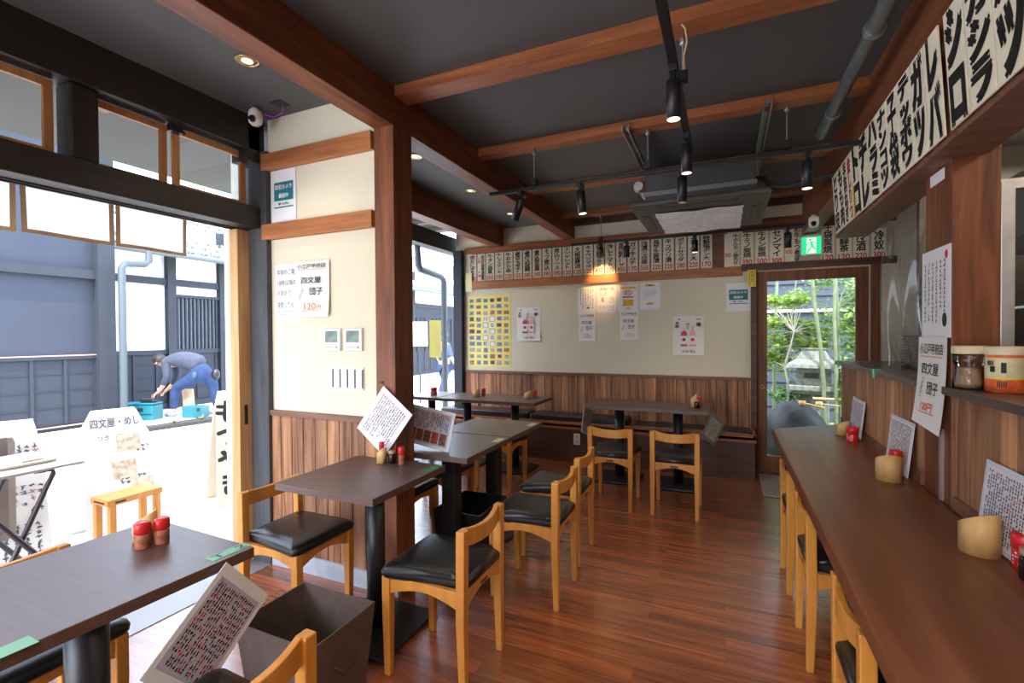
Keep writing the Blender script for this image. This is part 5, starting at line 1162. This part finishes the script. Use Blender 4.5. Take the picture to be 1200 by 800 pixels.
# ---- seen through the window behind the column: sign, yellow banner, walker, downspout
ns = thing('street_notice', 'white notice board on a post seen through the window left of the yellow banner', 'sign', (-6.0, 8.58, 1.44), R(35)); MB().box(-.16, .16, 0, .02, -.26, .26).build('board', PAPER, ns); MB().tube([(0, .03, -1.5), (0, .03, .3)], .02, 8).build('post', SLATE3, ns)
yb = thing('street_banner', 'narrow yellow vertical banner with dark characters seen through the window', 'banner', (-6.0, 9.18, 1.33), R(35)); MB().box(-.13, .13, 0, .01, -.42, .42).build('cloth', plain('shaded_banner_yellow', (.12, .10, .008), .7), yb); lettering(vert('川越街道市'), -.02, .10, -.38, .38, plain('olive_ink', (.10, .10, .03), .6), yb, y=-.003, bold=.03)  # banner yellow darkened: its shade is put into the colour
m = MB(); strokes(m, -.11, -.04, -.38, .38, 2, 12, -.003, rr=q); m.build('writing', MATS['olive_ink'], yb); MB().tube([(-.15, .02, -1.43), (-.15, .02, .46)], .012, 8).build('pole', SLATE3, yb)
wk = thing('person', 'person in blue clothes walking along the street, partly behind the downspout', 'person', (-5.92, 9.42, -.1), R(150))
Q = lambda x, y, z: Vector((x, y, z))
nd = [(Q(0, 0, .86), .13), (Q(0, 0, 1.05), .125), (Q(0, 0, 1.26), .14), (Q(0, 0, 1.36), .05), (Q(0, 0, 1.43), .065), (Q(0, -.01, 1.50), .085), (Q(0, -.01, 1.57), .06),
      (Q(.09, .03, .78), .085), (Q(.10, -.06, .44), .06), (Q(.10, .05, .08), .04), (Q(.10, -.10, .04), .035), (Q(-.09, 0, .78), .085), (Q(-.10, .06, .44), .06), (Q(-.10, .20, .10), .04), (Q(-.10, .06, .04), .035),
      (Q(.20, 0, 1.27), .05), (Q(.25, .05, 1.0), .04), (Q(.25, -.06, .80), .03), (Q(-.20, 0, 1.27), .05), (Q(-.25, -.05, 1.0), .04), (Q(-.25, -.16, .82), .03)]
skin('body', nd, [(0, 1), (1, 2), (2, 3), (3, 4), (4, 5), (5, 6), (0, 7), (7, 8), (8, 9), (9, 10), (0, 11), (11, 12), (12, 13), (13, 14), (2, 15), (15, 16), (16, 17), (2, 18), (18, 19), (19, 20)], SKINM, wk)
skin('shirt', [(Q(0, 0, .84), .15), (Q(0, 0, 1.05), .14), (Q(0, 0, 1.28), .15), (Q(.20, 0, 1.27), .065), (Q(.25, .05, 1.0), .055), (Q(-.20, 0, 1.27), .065), (Q(-.25, -.05, 1.0), .055)], [(0, 1), (1, 2), (2, 3), (3, 4), (2, 5), (5, 6)], plain('pale_blue_shirt', (.04, .07, .12), .85), wk)
skin('trousers', [(Q(0, 0, .84), .145), (Q(.09, .03, .76), .10), (Q(.10, -.06, .44), .075), (Q(.10, .05, .12), .06), (Q(-.09, 0, .76), .10), (Q(-.10, .06, .44), .075), (Q(-.10, .18, .14), .06)], [(0, 1), (1, 2), (2, 3), (0, 4), (4, 5), (5, 6)], JEAN, wk)
ell(MB(), Q(0, .01, 1.53), .10, .11, .10, z_lo=-.3).build('hair', HAIRM, wk)
gp = thing('downspout', 'grey green downspout and gutter bend right outside the window behind the column', 'pipe', (0, 0, 0))
MB().tube([(-3.72, 5.28, 2.60), (-3.72, 5.30, 2.34), (-3.72, 5.34, 2.29), (-3.72, 5.85, 2.24), (-3.72, 5.93, 2.18), (-3.72, 5.94, -.1)], .042, 14).build('pipe', GUTT, gp)
MB().box(-3.80, -3.64, 3.0, 6.6, 2.60, 2.68).build('gutter', GUTT, gp, .02)

# ================================================================== GARDEN BEHIND THE BACK DOOR
struct('garden_ground', MB().box(-1.5, 6, YB + .14, 12, -.12, -.02), plain('moss_ground', (.16, .17, .06), .95, var=.5, scale=6, bump=.5, bscale=30))
gw = thing('garden_wall', 'slate blue weatherboarded wall behind the garden', 'wall', (2, 9.0, 0))
m = MB()
for k in range(18): m.prism([(0, k * .2), (-.035, k * .2), (-.012, k * .2 + .2), (0, k * .2 + .2)], -3.2, 3.5, 'X') if 0 else m.add([(-3.2, 0, k * .2), (3.5, 0, k * .2), (3.5, -.035, k * .2), (-3.2, -.035, k * .2), (-3.2, 0, k * .2 + .2), (3.5, 0, k * .2 + .2), (3.5, -.01, k * .2 + .2), (-3.2, -.01, k * .2 + .2)], [(0, 1, 2, 3), (3, 2, 6, 7), (4, 7, 6, 5), (0, 3, 7, 4), (1, 5, 6, 2)])
m.build('weatherboards', plain('garden_slate', (.030, .038, .060), .7, var=.1, scale=4), gw); MB().box(-3.2, 3.5, 0, .1, 0, 3.7).build('wall_core', SLATE3, gw); MB().box(-3.2, 3.5, -.08, 0, 1.74, 1.79).build('ledge', plain('pale_ledge', (.5, .48, .45), .7), gw)
STONE = plain('lantern_stone', (.20, .21, .195), .9, var=.35, scale=22, bump=.6, bscale=60)
ln = thing('stone_lantern', 'grey stone lantern with a broad cap standing in the garden', 'lantern', (1.04, 7.2, 0), R(-10))
def frus(mb, a0, b0, z0, a1, b1, z1): return mb.add([(-a0, -b0, z0), (a0, -b0, z0), (a0, b0, z0), (-a0, b0, z0), (-a1, -b1, z1), (a1, -b1, z1), (a1, b1, z1), (-a1, b1, z1)], [(3, 2, 1, 0), (4, 5, 6, 7), (0, 1, 5, 4), (1, 2, 6, 5), (2, 3, 7, 6), (3, 0, 4, 7)])
m = MB(); frus(m, .30, .28, .96, .29, .27, 1.01); frus(m, .29, .27, 1.01, .18, .17, 1.08); frus(m, .18, .17, 1.08, .13, .12, 1.18); frus(m, .13, .12, 1.18, .14, .13, 1.21); m.build('cap_stone', STONE, ln, .008)
fbx = MB().box(-.19, .19, -.17, .17, .74, .96).build('fire_box', STONE, ln, .006); MB().box(-.10, .06, -.175, -.168, .83, .90).build('opening', BLK, fbx)
m = MB(); frus(m, .24, .22, .63, .29, .27, .68); frus(m, .29, .27, .68, .29, .27, .74); m.build('platform', STONE, ln, .006)
MB().lathe([(.19, 0), (.17, .3), (.17, .63)], 14).build('shaft', STONE, ln)
def blob(name, lab, cat, c, rx, ry, rz_, mat, seed, amp=.12, fill=True):
    bm = bmesh.new(); bmesh.ops.create_icosphere(bm, subdivisions=4, radius=1.0); q_ = random.Random(seed); ph = [q_.uniform(0, 6) for _ in range(6)]
    for v in bm.verts:
        n_ = v.co.normalized(); k = 1 + amp * (math.sin(n_.x * 3 + ph[0]) * math.sin(n_.y * 4 + ph[1]) + .5 * math.sin(n_.z * 7 + ph[2] + n_.x * 5))
        v.co = Vector((n_.x * rx, n_.y * ry, n_.z * rz_)) * k
    me = bpy.data.meshes.new(name); bm.to_mesh(me); bm.free(); me.materials.append(mat)
    for p_ in me.polygons: p_.use_smooth = True
    o = bpy.data.objects.new(name, me); COL.objects.link(o); o.location = c; tag(o, lab, cat); return o
ROCK = plain('dark_wet_rock', (.022, .022, .024), .7, spec=.35, var=.7, scale=9, bump=.5, bscale=12)
wb = blob('stone_basin', 'large dark rounded stone water basin in front of the lantern', 'basin', (.74, 6.45, .18), .35, .32, .42, ROCK, 3, .06)
blob('garden_rock', 'mossy rock at the left of the water basin beside the door', 'rock', (.24, 6.60, .15), .18, .2, .34, plain('mossy_rock', (.16, .18, .10), .9, var=.5, scale=9, bump=.6, bscale=20), 6)
blob('garden_rock', 'pale speckled round stone in front of the water basin', 'rock', (.93, 6.05, .10), .16, .12, .20, plain('speckled_stone', (.38, .40, .42), .8, var=.6, scale=40), 9, .04)
for k, (x, y, z, lab) in enumerate(((.80, 6.33, .60, 'wooden ladle lying on the left of the water basin'), (.98, 6.42, .585, 'bamboo ladle lying on the right of the water basin'))):
    t = thing('water_ladle', lab, 'ladle', (x, y, z), R(-35 + 60 * k), 'ladles on the basin'); MB().lathe([(.035, -.02), (.035, .03), (.031, .03), (.031, -.015), (0, -.015)], 16).build('cup', plain('ladle_wood', (.60, .27, .10) if k == 0 else (.5, .42, .25), .5) if k == 0 else BAMB, t); MB().tube([(.03, 0, .005), (.24, 0, -.02)], .006, 8).build('handle', BAMB, t)
# trees: trunk with branches plus a crown of leaves
def tree(lab, base, trunks, crowns, leafmat, n_leaf, size, seed, bark, star=False, name='garden_tree'):
    t = thing(name, lab, 'tree', base); q_ = random.Random(seed); m = MB()
    for pts, r0, r1 in trunks:
        n_ = len(pts); m.tube(pts, r0, 10, radii=[r0 + (r1 - r0) * k / (n_ - 1) for k in range(n_)])
    for (c, rad) in crowns:
        for k in range(5):
            e = Vector(c) + Vector([q_.uniform(-.8, .8) * rad[i] for i in range(3)]); src = min((Vector(p_) for pts, _, _ in trunks for p_ in pts), key=lambda p_: (p_ - e).length); md = (src + e) / 2 + Vector((0, 0, .04)); m.tube([src, md, e], .004, 5, radii=[.005, .004, .002])
    m.build('trunk', bark, t)
    lm = MB()
    for (c, rad) in crowns:
        for k in range(n_leaf):
            d = Vector([q_.gauss(0, .45) * rad[i] for i in range(3)]); p_ = Vector(c) + d; s_ = size * q_.uniform(.6, 1.3)
            up = Vector((q_.gauss(0, .45), q_.gauss(-.2, .45), 1)).normalized(); u = up.orthogonal().normalized(); u = Matrix.Rotation(q_.uniform(0, 6), 3, up) @ u; w_ = up.cross(u)
            if star:
                vs = []
                for a in range(10): rr = s_ * (1 if a % 2 == 0 else .32); an = a * PI / 5; vs.append(p_ + (u * math.cos(an) + w_ * math.sin(an)) * rr - up * (.15 * rr))
                lm.add(vs, [list(range(10))])
            else: lm.add([p_ - u * s_, p_ - w_ * s_ * .5, p_ + u * s_, p_ + w_ * s_ * .5], [(0, 1, 2, 3)])
    lm.build('foliage', leafmat, t); return t
def leafm(name, c1, c2):
    m = bpy.data.materials.new(name); m.use_nodes = True; t_ = m.node_tree; b_ = t_.nodes['Principled BSDF']; b_.inputs['Roughness'].default_value = .5
    tc_ = t_.nodes.new('ShaderNodeTexCoord'); n_ = t_.nodes.new('ShaderNodeTexNoise'); n_.inputs['Scale'].default_value = 9; r_ = t_.nodes.new('ShaderNodeValToRGB'); r_.color_ramp.elements[0].position = .35; r_.color_ramp.elements[1].position = .65
    r_.color_ramp.elements[0].color = (*c1, 1); r_.color_ramp.elements[1].color = (*c2, 1); t_.links.new(tc_.outputs['Object'], n_.inputs[0]); t_.links.new(n_.outputs[0], r_.inputs[0]); t_.links.new(r_.outputs[0], b_.inputs['Base Color'])
    tl = t_.nodes.new('ShaderNodeBsdfTranslucent'); t_.links.new(r_.outputs[0], tl.inputs[0]); mx_ = t_.nodes.new('ShaderNodeMixShader'); mx_.inputs[0].default_value = .4; o_ = t_.nodes['Material Output']
    t_.links.new(b_.outputs[0], mx_.inputs[1]); t_.links.new(tl.outputs[0], mx_.inputs[2]); t_.links.new(mx_.outputs[0], o_.inputs[0]); return m
LM = leafm('maple_green', (.10, .20, .02), (.30, .42, .06)); LB = leafm('bush_green', (.07, .19, .025), (.27, .40, .08)); LD = leafm('pine_green', (.04, .13, .03), (.14, .26, .08))
BARK = plain('pale_bark', (.17, .155, .12), .8, var=.3, scale=18, bump=.3, bscale=50); BARK2 = plain('bamboo_green_trunk', (.15, .18, .10), .6, var=.25, scale=12)
tree('bright green maple with thin bent trunk at the left of the garden door view', (.66, 7.0, 0), [([(.0, -.5, 0), (.0, -.5, .4), (.03, -.45, .75), (-.01, -.4, 1.0), (.06, -.35, 1.25), (.10, -.3, 1.42)], .016, .008)], [((.02, .4, 1.30), (.35, .3, .16)), ((.30, .6, 1.45), (.30, .3, .14)), ((-.05, .5, 1.05), (.25, .3, .12)), ((.20, .3, 1.85), (.22, .3, .12)), ((.45, .5, 1.22), (.2, .3, .12)), ((.0, .4, 1.55), (.3, .3, .08)), ((.2, .7, 1.35), (.45, .3, .25)), ((-.1, .6, 1.85), (.3, .2, .1))], LM, 300, .045, 1, BARK, True)
tree('cluster of straight pale trunks with green crown right in the garden view', (1.12, 6.9, 0), [([(.0, 0, 0), (-.02, 0, .8), (-.06, 0, 1.3), (-.12, 0, 1.8), (-.16, 0, 2.4)], .028, .018), ([(.10, -.05, 0), (.10, -.05, .9), (.08, -.04, 1.6), (.09, -.04, 2.5)], .024, .018), ([(.16, .1, 0), (.17, .1, .9), (.14, .1, 1.7), (.10, .1, 2.5)], .020, .014)], [((.35, .4, 1.75), (.2, .3, .2)), ((.38, .3, 1.25), (.2, .3, .2)), ((.1, .5, 2.1), (.3, .3, .15)), ((.30, .1, 1.5), (.15, .2, .2)), ((.22, .0, .8), (.12, .2, .35)), ((.42, .2, 1.95), (.2, .3, .15)), ((.1, .6, 1.5), (.25, .3, .3))], LB, 260, .040, 2, BARK2, False)
tree('low dark green pine shrub between the lantern and the water basin', (.72, 7.1, 0), [([(0, 0, 0), (.02, 0, .5), (.1, 0, .62)], .02, .01)], [((.0, 0, .62), (.22, .16, .10)), ((.18, .1, .70), (.15, .15, .08))], LD, 500, .028, 3, BARK, False, 'garden_shrub')
tree('thin bare grey green stems at the far left of the garden view', (.66, 8.0, 0), [([(0, 0, 0), (0, 0, 1.2), (.05, 0, 2.6)], .03, .02), ([(.15, 0, 0), (.2, 0, 1.4), (.30, 0, 2.4)], .012, .008), ([(-.05, -.2, 1.3), (.2, -.2, 1.7), (.5, -.2, 2.0)], .008, .004)], [((.1, .2, 1.0), (.3, .2, .3))], LM, 160, .04, 4, BARK2, True)
tag(MB().tube([(0, -.2, 0), (.35, -.2, .0)], .014, 10).build('bamboo_pole', BAMB, loc=(.98, 7.05, .60)), 'horizontal bamboo pole in front of the stone lantern', 'pole')

bpy.data.objects.remove(_to)
